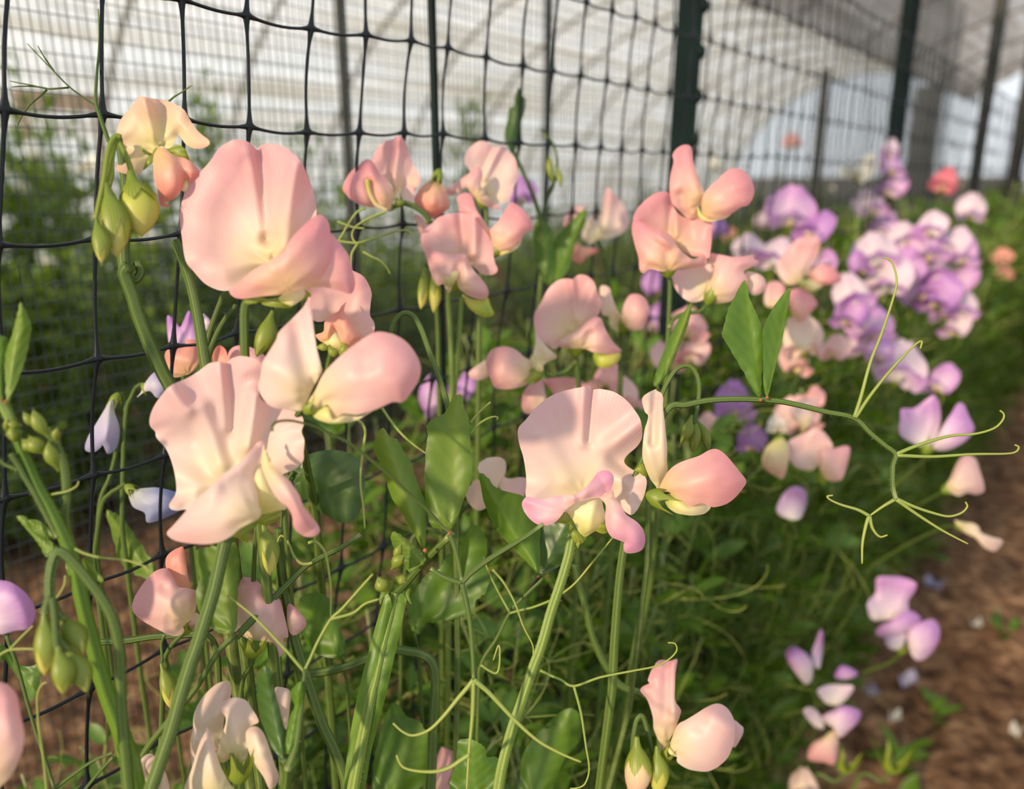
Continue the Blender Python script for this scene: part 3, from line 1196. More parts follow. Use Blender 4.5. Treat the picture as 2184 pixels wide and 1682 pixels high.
stem(A, 'd', '880,0 900,60 870,110 840,80', 0.292, 0.29, 9, 8, 'stipule', 'stem')

# climbing tendril leaf above it
T = empty('tendril_shoot', U(232, 305, 0.30), None, 'thin forked tendril reaching up left of the cream flower at the upper left', 'tendril')
stem(T, 'a', '700,905 690,890 655,790 620,680 612,600 620,480 632,330 636,200 628,60', 0.292, 0.325, 4.5, 1.6, 'leaf_stalk', 'stem')
for q in ('620,680 530,622 440,552 340,452 240,348 175,280', '345,455 300,390 262,330 240,292', '440,560 370,566 300,568 200,545 120,530 62,518', '300,568 230,554 150,552 72,557', '300,575 250,620 200,662 150,725 120,780 110,806', '1080,648 1120,615 1170,585 1228,545'):
    stem(T, 'a', q, 0.305, 0.30, 2.4, 1.2, 'tendril', 'stem', sides=6)

# ---- F1 the largest pink flower
B1 = spray('largest pink sweet pea with closed hood, highest in the left group before the net', 'F1', '560,945 520,955 480,975 468,1030 468,1120 470,1200 474,1290 490,1500 520,1800 560,2200', 0.277, 0.30, 9, 11, hairs=120)
b = blossom(B1, 'F1', 610, 740, 0.272)
sheet('F1', '440,72 490,84 525,112 540,128 560,106 610,93 680,110 740,150 790,210 835,310 860,400 866,480 840,560 760,640 690,720 620,770 560,800 480,850 420,890 375,905 320,900 250,865 190,800 145,740 125,620 112,480 140,370 200,280 280,190 330,120 390,80', 0.280, b, 'standard_petal', M['pink'], (620, 760), gx=-0.05, gy=0.15, bowl=0.38, curl=0.22, ruffle=0.05, rk=6, folds=[(540, 130, 600, 620, 0.16, 39), (520, 140, 585, 560, -0.10, 39), (760, 200, 690, 660, -0.30, 85), (840, 330, 700, 660, 0.12, 85)], seed=5, cell=5.5)
sheet('F1', '385,895 430,868 520,790 610,738 680,690 730,615 780,560 830,515 875,486 915,500 938,545 946,605 955,680 930,770 880,840 800,885 700,922 560,937 450,950 400,932', 0.262, b, 'wing_petal', M['rose'], (700, 900), gx=0.15, bowl=-0.42, curl=0.18, ruffle=0.04, folds=[(500, 850, 900, 520, -0.15, 85)], seed=6)
sheet('F1', '935,590 1000,648 1045,712 1062,780 1080,860 1060,920 990,905 900,885 840,895 800,885 840,820 900,720', 0.268, b, 'wing_petal', M['rose'], (800, 885), gx=0.3, bowl=-0.2, curl=0.2, ruffle=0.05, seed=7)
sheet('F1', '690,920 790,880 805,905 800,940 740,985 690,975 650,955', 0.270, b, 'keel_petal', M['keel'], (640, 960), bowl=-0.3)
for tx in ('480,975 470,950 500,935 550,938 570,955 530,975', '550,940 600,950 650,945 690,965 740,985 700,1000 640,995 580,985 555,965', '770,930 800,905 830,915 835,940 800,955 770,960'):
    sheet('F1', tx, 0.272, b, 'sepal', M['calyx'], (500, 960), bowl=-0.25, curl=0.1, cell=4)

# flower behind it, to the right
b = blossom(B1, 'F1', 960, 1225, 0.297)
sheet('F1', '1040,780 1070,795 1130,830 1170,910 1165,980 1163,1040 1185,1080 1188,1120 1170,1150 1120,1178 1060,1150 1020,1060 980,1030 900,1075 850,1065 840,1010 826,930 800,880 860,850 950,860 1010,850', 0.299, b, 'standard_petal', M['pink'], (960, 1180), gx=0.2, bowl=0.3, curl=0.2, ruffle=0.1, rk=7, seed=8)
sheet('F1', '862,1150 905,1130 912,1075 940,1042 985,1020 1005,990 1032,965 1020,1020 1055,1070 1085,1120 1112,1165 1080,1208 1040,1232 1000,1180 975,1120 950,1150 925,1190 890,1185', 0.291, b, 'wing_petal', M['coral'], (950, 1220), bowl=-0.4, curl=0.3, ruffle=0.08, folds=[(960, 1030, 975, 1130, 0.25, 28)], seed=9)
sheet('F1', '905,1190 935,1140 965,1110 1000,1160 1030,1210 1010,1245 970,1235 930,1215', 0.293, b, 'keel_petal', M['keel'], (960, 1240), bowl=-0.4)
for tx in ('870,1215 900,1195 925,1205 930,1230 895,1235', '930,1215 960,1225 985,1245 965,1270 935,1255', '990,1235 1020,1185 1035,1225 1040,1245 1000,1262'):
    sheet('F1', tx, 0.290, b, 'sepal', M['calyx'], (950, 1240), bowl=-0.25, cell=3)
stem(B1, 'F1', '950,1240 930,1330 920,1420 900,1600', 0.296, 0.31, 6, 7, 'pedicel', 'stem', hairs=60)

# ---- F3 side-on flower
B3 = spray('side-on pink sweet pea with one broad rounded wing, right above the large blush flower', 'F1', '820,1520 790,1560 760,1600 775,1680 800,1800 860,2100', 0.262, 0.37, 6, 9, hairs=60)
b = blossom(B3, 'F1', 820, 1530, 0.256)
sheet('F1', '832,945 815,960 790,1000 740,1052 662,1130 642,1180 592,1260 570,1300 556,1380 546,1440 572,1500 620,1545 700,1562 790,1566 812,1530 835,1470 870,1400 897,1352 890,1310 868,1220 850,1100', 0.257, b, 'standard_petal', M['blush'], (850, 1470), gx=-0.15, bowl=-0.15, curl=0.25, ruffle=0.05, folds=[(760, 1080, 850, 1480, 0.28, 71), (835, 1000, 870, 1350, -0.12, 44), (600, 1310, 830, 1420, -0.22, 85)], seed=10)
sheet('F1', '812,1535 860,1455 900,1372 960,1302 1040,1230 1140,1160 1200,1132 1270,1140 1340,1170 1400,1230 1442,1320 1430,1400 1380,1480 1340,1520 1285,1520 1200,1558 1100,1588 1010,1585 970,1618 942,1560 925,1535 880,1560 840,1560', 0.250, b, 'wing_petal', M['pink'], (830, 1520), gx=-0.10, bowl=-0.42, curl=0.20, ruffle=0.05, folds=[(1130, 1230, 1130, 1300, 0.14, 71), (940, 1550, 1180, 1460, 0.10, 85)], seed=11)
sheet('F1', '815,1535 860,1560 930,1545 960,1615 1020,1590 1100,1600 1180,1565 1090,1618 1000,1636 920,1632 850,1600', 0.256, b, 'keel_petal', M['keel'], (820, 1540), bowl=-0.4, cell=4)
px_calyx(b, 'F1', 800, 1585, 900, 1490, 46, 0.258, cup=0.4)

# ---- F2 lower-left large blush flower
B2 = spray('largest blush white sweet pea with spread wings, low in the left group', 'g', '1450,70 1425,150 1370,400 1310,600 1260,760 1210,900 1150,1100 1100,1280 1050,1430 960,1690', 0.275, 0.262, 13, 14, hairs=520, ridge=0.05, sides=12)
b = blossom(B2, 'F2', 950, 1330, 0.27)
sheet('F2', '703,128 640,120 560,132 480,190 380,252 250,310 180,380 110,480 75,570 76,640 118,690 130,740 200,820 240,900 275,1020 290,1130 283,1200 233,1282 250,1322 300,1332 370,1325 450,1350 600,1300 800,1200 1000,1100 1170,1032 1262,990 1325,930 1330,850 1335,760 1312,690 1330,620 1300,540 1200,510 1080,470 1000,440 965,370 972,250 1000,180 960,110 880,80 800,74 730,98', 0.274, b, 'standard_petal', M['blush'], (760, 1150), gx=0.0, gy=0.12, bowl=0.38, curl=0.20, ruffle=0.06, rk=8, folds=[(712, 80, 750, 660, 0.11, 56), (660, 80, 720, 640, -0.08, 60), (940, 400, 870, 800, -0.24, 85), (500, 500, 650, 950, -0.10, 85), (250, 350, 380, 520, -0.12, 71), (60, 650, 420, 760, 0.08, 112)], seed=12, cell=5.5)
sheet('F2', '215,1510 260,1460 340,1372 425,1272 560,1150 670,1040 800,945 900,835 960,772 1005,768 1028,815 1015,885 975,945 940,1040 930,1120 955,1200 965,1290 985,1345 955,1405 880,1440 800,1485 740,1540 640,1590 520,1606 400,1600 290,1580 230,1545', 0.255, b, 'wing_petal', M['blush'], (960, 1380), gx=0.05, gy=-0.1, bowl=-0.42, curl=0.18, ruffle=0.05, folds=[(560, 1180, 960, 790, -0.16, 85), (700, 1120, 900, 1050, 0.16, 85)], seed=13)
sheet('F2', '1000,790 1030,850 1080,950 1150,1030 1220,1100 1290,1200 1330,1300 1390,1380 1440,1440 1462,1500 1420,1540 1350,1546 1280,1510 1245,1460 1235,1380 1200,1310 1120,1240 1060,1150 1010,1040 985,960 990,870', 0.256, b, 'wing_petal', M['pink'], (1000, 900), gx=0.1, bowl=-0.35, curl=0.25, ruffle=0.05, folds=[(1010, 820, 1330, 1400, -0.1, 58)], seed=14)
sheet('F2', '880,950 960,930 1000,975 1050,1080 1130,1240 1190,1315 1110,1335 1010,1360 965,1340 945,1230 900,1120 870,1020', 0.262, b, 'keel_petal', M['keel'], (1000, 1350), bowl=-0.35, folds=[(960, 960, 985, 1300, -0.1, 44)], seed=15)
for tx in ('740,1535 800,1480 870,1440 960,1400 960,1440 900,1500 840,1580 800,1560', '950,1390 1060,1340 1150,1340 1130,1400 1060,1440 980,1450', '830,1480 870,1470 890,1540 870,1600 840,1570'):
    sheet('F2', tx, 0.268, b, 'sepal', M['calyx'], (900, 1460), bowl=-0.3, cell=4)

# ---- F4 focus flower right of centre
B4 = spray('sharp blush sweet pea facing the camera with a lilac hood, right of centre', 'h', '1480,60 1468,110 1450,200 1400,370 1340,550 1280,760 1220,920 1150,1130 1090,1300 1030,1530 1000,1700', 0.325, 0.315, 11, 12, hairs=420, mat='stemlight', ridge=0.07, sides=12)
b = blossom(B4, 'F4', 660, 1150, 0.32)
sheet('F4', '702,88 640,96 540,115 430,145 340,190 250,265 160,370 105,430 95,490 110,580 140,680 160,800 166,900 160,1000 200,1060 350,1090 500,1090 660,1060 800,1020 880,960 905,1040 950,1100 1030,1160 1080,1130 1130,1040 1160,950 1166,870 1130,820 1060,790 1000,750 980,710 1010,660 1080,600 1120,540 1132,480 1115,370 1060,280 1000,210 920,150 850,125 770,113 712,118', 0.327, b, 'standard_petal', M['blush'], (640, 1000), gx=0.0, gy=0.12, bowl=0.36, curl=0.20, ruffle=0.04, rk=9, folds=[(704, 60, 675, 540, 0.10, 40), (655, 60, 640, 560, -0.08, 48), (1130, 380, 820, 620, -0.16, 71), (830, 640, 1000, 770, 0.12, 71), (300, 500, 500, 850, -0.05, 85)], seed=16, cell=5.5)
sheet('F4', '130,1062 165,1012 230,1020 300,1030 430,1000 560,992 650,940 720,862 770,802 840,790 888,830 890,900 850,975 780,1012 700,1020 600,1050 520,1095 470,1150 420,1210 340,1250 260,1240 190,1190 142,1120', 0.310, b, 'wing_petal', M['mauvepink'], (600, 1150), gx=0.05, gy=-0.2, bowl=-0.22, curl=0.15, ruffle=0.06, folds=[(200, 1090, 470, 1090, 0.14, 71), (560, 1000, 860, 850, -0.16, 71), (150, 1050, 470, 1130, -0.1, 44)], seed=17)
sheet('F4', '780,1010 850,965 880,950 900,1010 960,1090 1000,1160 1090,1222 1140,1290 1156,1370 1130,1450 1050,1480 985,1470 975,1410 982,1390 930,1370 870,1340 832,1270 820,1180 825,1080', 0.309, b, 'wing_petal', M['mauvepink'], (800, 1010), gx=0.05, bowl=-0.32, curl=0.22, ruffle=0.06, folds=[(860, 1000, 1060, 1380, -0.1, 58), (1000, 1260, 1020, 1400, 0.1, 58)], seed=18)
sheet('F4', '480,1110 560,1065 640,1042 720,1022 785,1025 805,1090 822,1180 785,1260 700,1320 640,1352 615,1330 590,1280 550,1200 500,1160', 0.317, b, 'keel_petal', M['keel'], (620, 1340), bowl=-0.4, folds=[(730, 1030, 690, 1280, -0.14, 39), (620, 1060, 600, 1120, 0.05, 20)], seed=19)
for tx in ('412,1200 450,1160 500,1140 545,1140 548,1190 560,1230 500,1235 440,1225', '530,1240 560,1260 600,1310 640,1352 665,1345 640,1390 590,1402 545,1350 525,1290', '712,1275 770,1212 832,1228 842,1300 800,1318 750,1300', '590,1380 610,1395 595,1440 580,1410'):
    sheet('F4', tx, 0.318, b, 'sepal', M['calyx'], (560, 1240), bowl=-0.3, cell=4)

# F5 side-on neighbour
B5 = spray('profile sweet pea with narrow folded upright petal, right of the sharp blush flower', 'F4', '1165,900 1130,950 1090,1020 1040,1120 1000,1240 980,1400 940,1700 900,2200 880,2600', 0.340, 0.36, 8, 10, hairs=80)
b = blossom(B5, 'F4', 1220, 980, 0.325)
sheet('F4', '1180,342 1150,300 1128,200 1170,150 1240,117 1252,128 1290,150 1305,190 1303,260 1312,340 1325,460 1338,600 1336,720 1342,790 1310,880 1270,970 1240,920 1200,868 1160,780 1132,680 1135,560 1150,450', 0.326, b, 'standard_petal', M['ivory'], (1260, 960), bowl=-0.3, curl=0.3, ruffle=0.04, folds=[(1240, 130, 1215, 560, 0.30, 39), (1290, 200, 1320, 740, -0.1, 33), (1150, 560, 1240, 900, -0.1, 44)], seed=20)
sheet('F4', '1268,965 1300,872 1360,782 1450,722 1600,670 1680,625 1742,612 1800,640 1860,700 1940,800 1996,880 1960,950 1900,1020 1830,1070 1742,1096 1692,1090 1640,1066 1585,1075 1530,1090 1470,1050 1410,1002 1340,970', 0.321, b, 'wing_petal', M['rose'], (1280, 970), gx=-0.12, bowl=-0.42, curl=0.15, ruffle=0.035, folds=[(1420, 800, 1720, 660, 0.12, 85), (1400, 930, 1700, 850, -0.06, 85)], seed=21)
sheet('F4', '1320,1000 1400,985 1470,1045 1530,1086 1640,1066 1700,1094 1650,1150 1550,1166 1480,1160 1400,1140 1330,1080', 0.325, b, 'keel_petal', M['keel'], (1330, 1040), bowl=-0.4, cell=5)
px_calyx(b, 'F4', 1160, 985, 1330, 1045, 58, 0.327, cup=0.5, radius=0.36, tooth=0.85)
sheet('F4', '1062,790 1100,755 1132,735 1160,790 1168,850 1130,830 1100,805', 0.331, b, 'sepal', M['calyx'], (1160, 850), bowl=-0.3, cell=4)

# ---- group in the centre behind, before the net
B6 = spray('pink sweet pea with a pointed upright petal, just left of the thin cane', 'F6', '830,820 780,740 690,675 600,645 540,655 450,705', 0.44, 0.43, 5.5, 5.5, hairs=40, root=False)
b = blossom(B6, 'F6', 500, 650, 0.43)
sheet('F6', '550,40 592,72 640,180 680,300 722,370 745,430 735,482 690,502 640,482 590,492 560,560 520,640 490,600 490,500 440,430 400,390 340,320 310,270 350,160 420,90 490,70', 0.434, b, 'standard_petal', M['pink'], (520, 600), gx=0.1, bowl=0.25, curl=0.2, ruffle=0.05, folds=[(555, 60, 500, 480, -0.24, 44), (500, 150, 440, 350, 0.12, 58), (660, 380, 560, 560, 0.14, 58)], seed=22)
sheet('F6', '575,490 640,482 700,500 692,580 670,640 600,635 570,580', 0.438, b, 'standard_petal', M['blush'], (570, 600), bowl=0.1)
sheet('F6', '45,510 90,400 150,330 210,280 265,250 310,270 340,310 380,370 440,430 490,520 500,600 480,680 460,722 430,705 380,690 320,682 230,670 130,620 80,570', 0.422, b, 'wing_petal', M['rose'], (480, 680), bowl=-0.4, curl=0.2, ruffle=0.05, folds=[(290, 300, 300, 400, -0.15, 58), (280, 440, 330, 640, 0.16, 44)], seed=23)
stem(b, 'F6', '268,430 275,500 295,570 340,650 400,690 440,708', 0.416, 0.424, 5, 4, 'keel_petal', 'keel')
px_calyx(b, 'F6', 600, 645, 500, 640, 28, 0.43)
b = blossom(B6, 'F6', 900, 420, 0.45, 'wilting peach bloom hanging from its green calyx')
sheet('F6', '690,600 720,540 780,470 850,440 920,470 970,520 992,600 1000,680 960,722 860,782 820,782 760,735 700,670', 0.448, b, 'standard_petal', M['coral'], (890, 440), bowl=-0.6, curl=0.3, ruffle=0.08, folds=[(860, 470, 850, 640, -0.1, 44)], seed=24)
sheet('F6', '690,745 750,760 800,830 790,900 745,930 715,840', 0.452, b, 'wing_petal', M['pink'], (800, 800), bowl=-0.3, seed=25)
px_calyx(b, 'F6', 915, 335, 880, 470, 36, 0.449, cup=0.5, tooth=0.9)

B7 = spray('very pale thin petalled sweet pea directly below the dark green shoot tip', 'F6', '1330,650 1335,760 1330,900 1300,1100 1290,1300 1270,1600', 0.475, 0.47, 5, 6, root=True)
b = blossom(B7, 'F6', 1290, 600, 0.47)
sheet('F6', '1150,200 1200,130 1280,85 1350,100 1420,142 1480,130 1530,180 1590,240 1612,320 1620,400 1590,480 1560,560 1540,622 1460,652 1370,640 1300,560 1250,460 1170,330 1138,262', 0.473, b, 'standard_petal', M['blush'], (1300, 560), gx=0.05, bowl=0.3, curl=0.2, ruffle=0.06, folds=[(1450, 130, 1310, 420, -0.2, 33), (1420, 130, 1290, 420, 0.1, 36)], seed=26)
sheet('F6', '945,530 990,510 1080,450 1170,380 1250,320 1290,340 1300,400 1285,480 1325,560 1400,640 1470,690 1380,692 1280,642 1200,562 1150,500 1080,558 1000,572', 0.462, b, 'wing_petal', M['pink'], (1240, 600), gx=0.0, bowl=-0.3, curl=0.2, ruffle=0.06, folds=[(1250, 340, 1180, 480, -0.15, 58)], seed=27)
px_calyx(b, 'F6', 1300, 690, 1290, 600, 34, 0.467)

B8 = spray('pink sweet pea with drooping frilled hood, below the very pale thin petalled one', 'e', '690,140 685,250 695,400 705,600 708,760 700,900 690,1100 680,1500', 0.425, 0.43, 5.5, 6, mat='stemlight')
b = blossom(B8, 'F6', 1050, 1390, 0.42)
sheet('F6', '842,830 900,772 1000,740 1085,730 1150,740 1225,745 1270,830 1330,900 1380,980 1400,1060 1400,1120 1412,1180 1436,1240 1400,1282 1300,1282 1200,1200 1100,1160 1000,1200 880,1300 850,1260 800,1120 760,1050 745,1000 752,920 790,870', 0.424, b, 'standard_petal', M['pink'], (1060, 1250), gx=0.0, gy=0.1, bowl=0.3, curl=0.2, ruffle=0.05, folds=[(1095, 740, 1140, 1060, 0.12, 39), (1230, 760, 1220, 1100, -0.22, 49), (900, 820, 1020, 1080, -0.06, 71)], seed=28)
sheet('F6', '790,1102 850,1070 950,1092 1100,1100 1150,1110 1182,1170 1220,1242 1290,1320 1342,1400 1352,1470 1312,1506 1240,1500 1150,1460 1085,1400 1068,1330 1090,1260 1040,1370 1005,1442 975,1420 950,1370 900,1382 862,1340 830,1250 805,1160', 0.412, b, 'wing_petal', M['pink'], (1050, 1400), bowl=-0.38, curl=0.22, ruffle=0.07, folds=[(860, 1090, 1150, 1130, -0.12, 58), (1090, 1180, 1080, 1400, 0.16, 44)], seed=29)
sheet('F6', '940,1190 1010,1220 1092,1265 1065,1330 1010,1405 950,1350', 0.410, b, 'keel_petal', M['keel'], (1010, 1400), bowl=-0.4)
px_calyx(b, 'F6', 1040, 1440, 1050, 1350, 40, 0.418)
b = blossom(B8, 'F6', 1400, 1070, 0.43, 'profile bloom with a rounded pink wing')
sheet('F6', '1070,602 1105,562 1170,552 1212,592 1240,690 1285,760 1340,840 1385,900 1395,980 1415,1080 1360,1060 1280,950 1235,800 1150,740 1095,720 1085,660', 0.431, b, 'standard_petal', M['rose'], (1400, 1050), bowl=-0.2, curl=0.2, folds=[(1250, 720, 1390, 1000, -0.15, 44)], seed=30)
sheet('F6', '1365,885 1420,830 1480,742 1530,662 1560,634 1640,680 1710,752 1750,830 1740,882 1680,912 1650,962 1590,1020 1530,1082 1430,1112 1400,1062 1380,960', 0.425, b, 'wing_petal', M['rose'], (1400, 1070), bowl=-0.42, curl=0.15, folds=[(1450, 920, 1560, 760, 0.1, 58)], seed=31)
sheet('F6', '1400,1080 1500,1060 1600,1020 1650,965 1620,1040 1530,1095 1430,1118', 0.428, b, 'keel_petal', M['keel'], (1400, 1080), bowl=-0.3)
px_calyx(b, 'F6', 1390, 1130, 1440, 1050, 32, 0.43)
sheet('F6', '1120,1460 1200,1502 1300,1512 1345,1490 1372,1560 1402,1640 1332,1666 1250,1640 1180,1582 1140,1520', 0.421, B8, 'keel_petal', M['budpetal'], (1340, 1600), bowl=-0.3, seed=32)
stem(B8, 'e', '770,220 758,400 745,600 728,760 718,860', 0.423, 0.43, 5, 5.5, 'pedicel', 'stemlight')
B8b = spray('two yellow green buds below the frilled pink flower', 'F6', '790,1200 840,1220 870,1300 880,1420 900,1800', 0.43, 0.45, 4, 5, root=True)
px_bud(B8b, 'F6', 780, 1215, 745, 1595, 30, 0.428, cover=0.75)
px_bud(B8b, 'F6', 855, 1240, 860, 1630, 29, 0.426, cover=0.55)
HK = spray('hooked green bud stalk curving over between the left flowers and the centre leaf', 'e', '318,445 345,370 400,322 460,342 510,422 550,530 590,640 640,780 680,920 710,1100 730,1400', 0.36, 0.36, 5.5, 7, hairs=120)
px_bud(HK, 'e', 318, 430, 320, 520, 15, 0.36, cover=0.9)

# ---- F10 middle pair
B10 = spray('pale pink sweet pea with white throat star, just above the sharp blush flower', 'F10', '1180,1000 1190,1060 1200,1150 1220,1400 1230,1700 1240,2200', 0.455, 0.47, 5.5, 6)
b = blossom(B10, 'F10', 1180, 980, 0.45)
sheet('F10', '730,560 800,440 880,290 980,200 1080,175 1150,182 1190,150 1240,130 1320,150 1390,220 1425,320 1465,430 1450,550 1400,620 1320,720 1220,820 1100,890 1000,930 940,960 880,920 800,860 740,760 720,660', 0.453, b, 'standard_petal', M['pink'], (1140, 760), gx=0.0, gy=0.1, bowl=0.36, curl=0.2, ruffle=0.06, rk=7, folds=[(1140, 190, 1180, 620, -0.16, 44), (1400, 280, 1230, 680, -0.16, 71), (1090, 700, 1160, 770, -0.08, 44)], seed=33)
sheet('F10', '722,640 760,800 830,890 900,960 970,1030 962,1062 870,1100 830,1142 822,1202 760,1202 690,1152 670,1090 720,980 740,850', 0.447, b, 'standard_petal', M['ivory'], (760, 1100), bowl=-0.2, curl=0.2, ruffle=0.08, folds=[(760, 760, 790, 1080, 0.15, 58)], seed=34)
sheet('F10', '980,900 1100,800 1200,752 1300,662 1400,600 1470,622 1500,700 1550,800 1620,900 1692,970 1660,1000 1540,1012 1400,1000 1300,960 1200,952 1060,950', 0.440, b, 'wing_petal', M['pink'], (1220, 980), bowl=-0.36, curl=0.2, ruffle=0.05, folds=[(1050, 890, 1440, 630, -0.12, 71), (1340, 800, 1300, 950, 0.15, 58)], seed=35)
px_calyx(b, 'F10', 1180, 1040, 1190, 930, 52, 0.448, cup=0.4)
sheet('F10', '1390,1000 1540,1012 1680,1000 1655,1100 1565,1162 1450,1162 1392,1090', 0.445, b, 'keel_petal', M['budpetal'], (1400, 1010), bowl=-0.4)
b = blossom(B10, 'F10', 690, 1250, 0.455, 'rounded side-on bloom turned left')
sheet('F10', '190,1082 230,992 300,942 420,930 530,970 620,1050 690,1082 720,1150 700,1230 652,1332 600,1372 450,1402 300,1392 250,1312 202,1190', 0.448, b, 'wing_petal', M['pink'], (690, 1220), bowl=-0.42, curl=0.2, ruffle=0.05, folds=[(380, 1120, 360, 1220, -0.06, 71)], seed=36)
sheet('F10', '2,1212 100,1132 195,1078 240,1150 220,1260 100,1302 12,1272', 0.462, b, 'wing_petal', M['blush'], (240, 1160), bowl=-0.3, seed=37)
px_calyx(b, 'F10', 830, 1230, 670, 1260, 48, 0.452, cup=0.5)
stem(B10, 'F10', '850,1225 950,1240 1080,1200 1190,1090', 0.455, 0.456, 4, 5, 'pedicel', 'stem')
b = blossom(B10, 'F10', 1000, 1500, 0.475, 'bloom half hidden behind the sharp blush flower')
sheet('F10', '832,1310 900,1282 1070,1270 1200,1290 1290,1330 1352,1382 1300,1480 1200,1560 1000,1600 930,1440', 0.478, b, 'standard_petal', M['rose'], (1050, 1560), bowl=0.3, seed=38)
sheet('F10', '590,1500 640,1382 740,1312 820,1300 845,1440 880,1640 700,1680 600,1640', 0.474, b, 'wing_petal', M['pink'], (840, 1600), bowl=-0.3, folds=[(800, 1310, 800, 1600, 0.1, 58)], seed=39)
B11 = spray('small profile sweet pea with one round wing, right of the white throated one', 'F10', '1690,740 1700,860 1690,1000 1680,1300 1670,1700', 0.485, 0.50, 5, 6)
b = blossom(B11, 'F10', 1690, 690, 0.48)
sheet('F10', '1452,290 1490,250 1560,280 1592,380 1640,510 1692,590 1682,640 1702,740 1680,772 1600,740 1560,680 1552,600 1482,580 1462,480', 0.482, b, 'standard_petal', M['ivory'], (1690, 680), bowl=-0.2, curl=0.2, ruffle=0.06, seed=40)
sheet('F10', '1690,570 1720,460 1770,372 1830,345 1910,360 1970,420 2002,500 1990,600 1940,720 1860,752 1745,742 1695,680', 0.475, b, 'wing_petal', M['pink'], (1690, 690), bowl=-0.42, curl=0.2, folds=[(1780, 460, 1800, 520, 0.1, 58)], seed=41)
px_calyx(b, 'F10', 1690, 780, 1730, 700, 44, 0.48)

# ---- F12 tall pink cluster before the studded post
B12 = spray('tall cluster of coral pink sweet peas in front of the thick studded post', 'F12', '480,1330 492,1400 495,1500 488,1680 480,1900 460,2300 440,3000', 0.425, 0.45, 4.5, 6, hairs=60)
b = blossom(B12, 'F12', 800, 760, 0.42, 'topmost bloom with an upright folded petal and a wing spread to the right')
sheet('F12', '520,182 560,122 630,85 690,95 712,150 722,250 760,370 800,480 826,570 802,660 762,700 776,790 700,802 640,780 560,700 510,640 490,520 500,380 530,250', 0.421, b, 'standard_petal', M['rose'], (800, 640), bowl=-0.25, curl=0.25, ruffle=0.05, folds=[(690, 130, 800, 560, -0.14, 58), (570, 130, 560, 240, 0.12, 44), (600, 580, 640, 760, 0.2, 58)], seed=42)
sheet('F12', '815,580 880,490 960,420 1040,342 1120,310 1200,330 1270,400 1312,500 1300,600 1250,672 1180,692 1100,750 1000,792 900,822 830,800 800,700', 0.416, b, 'wing_petal', M['rose'], (820, 740), gx=-0.1, bowl=-0.42, curl=0.2, ruffle=0.05, folds=[(960, 480, 1060, 400, 0.12, 58), (1140, 480, 1240, 480, -0.08, 58)], seed=43)
sheet('F12', '765,690 810,760 880,810 1000,790 1090,755 1030,800 900,830 820,818 770,780', 0.419, b, 'keel_petal', M['keel'], (780, 740), bowl=-0.3, cell=4)
b = blossom(B12, 'F12', 480, 1300, 0.42, 'cupped bloom facing left with a lilac edged hood')
sheet('F12', '148,760 190,690 270,610 370,545 450,540 490,562 515,650 560,730 640,790 780,800 895,832 902,960 890,1100 870,1182 800,1172 700,1160 600,1100 480,1000 300,900 150,850', 0.424, b, 'standard_petal', M['rose'], (520, 1050), gx=0.0, gy=0.1, bowl=0.3, curl=0.2, ruffle=0.05, folds=[(520, 640, 500, 930, 0.16, 44), (540, 700, 540, 960, -0.16, 44), (700, 880, 720, 1000, 0.10, 85)], seed=44)
sheet('F12', '125,900 150,812 240,838 350,888 460,930 525,985 560,1062 640,1140 722,1192 822,1152 850,1182 842,1260 700,1282 600,1290 520,1312 440,1320 300,1290 240,1332 200,1290 190,1180 150,1040', 0.412, b, 'wing_petal', M['rose'], (480, 1310), gy=-0.1, bowl=-0.36, curl=0.2, ruffle=0.06, folds=[(160, 830, 700, 1190, -0.10, 44), (400, 980, 470, 1060, -0.12, 44), (460, 1080, 470, 1300, 0.08, 44)], seed=45)
px_calyx(b, 'F12', 480, 1375, 470, 1260, 60, 0.417, cup=0.4)
b = blossom(B12, 'F12', 860, 1580, 0.435, 'lowest bloom turned to the right')
sheet('F12', '520,1312 700,1282 850,1250 890,1140 942,1160 905,1250 930,1300 905,1400 882,1500 822,1582 720,1612 640,1582 560,1500 520,1400', 0.436, b, 'standard_petal', M['blush'], (870, 1480), bowl=0.2, curl=0.2, seed=46)
sheet('F12', '878,1142 1000,1152 1100,1172 1200,1165 1302,1155 1312,1190 1360,1215 1330,1250 1240,1292 1212,1322 1250,1402 1180,1532 1080,1602 940,1622 882,1572 862,1480 925,1310 902,1220', 0.428, b, 'wing_petal', M['pink'], (870, 1560), bowl=-0.36, curl=0.2, ruffle=0.06, folds=[(1100, 1180, 1300, 1230, -0.1, 58)], seed=47)
sheet('F12', '1230,1322 1340,1330 1412,1382 1422,1450 1382,1522 1300,1542 1250,1480', 0.438, b, 'wing_petal', M['blush'], (1240, 1420), bowl=-0.3, seed=48)
px_calyx(b, 'F12', 850, 1640, 900, 1540, 46, 0.432)
stem(B12, 'F12', '850,1640 780,1700 640,1720 520,1780 488,1860', 0.434, 0.432, 4, 5, 'pedicel', 'stem')

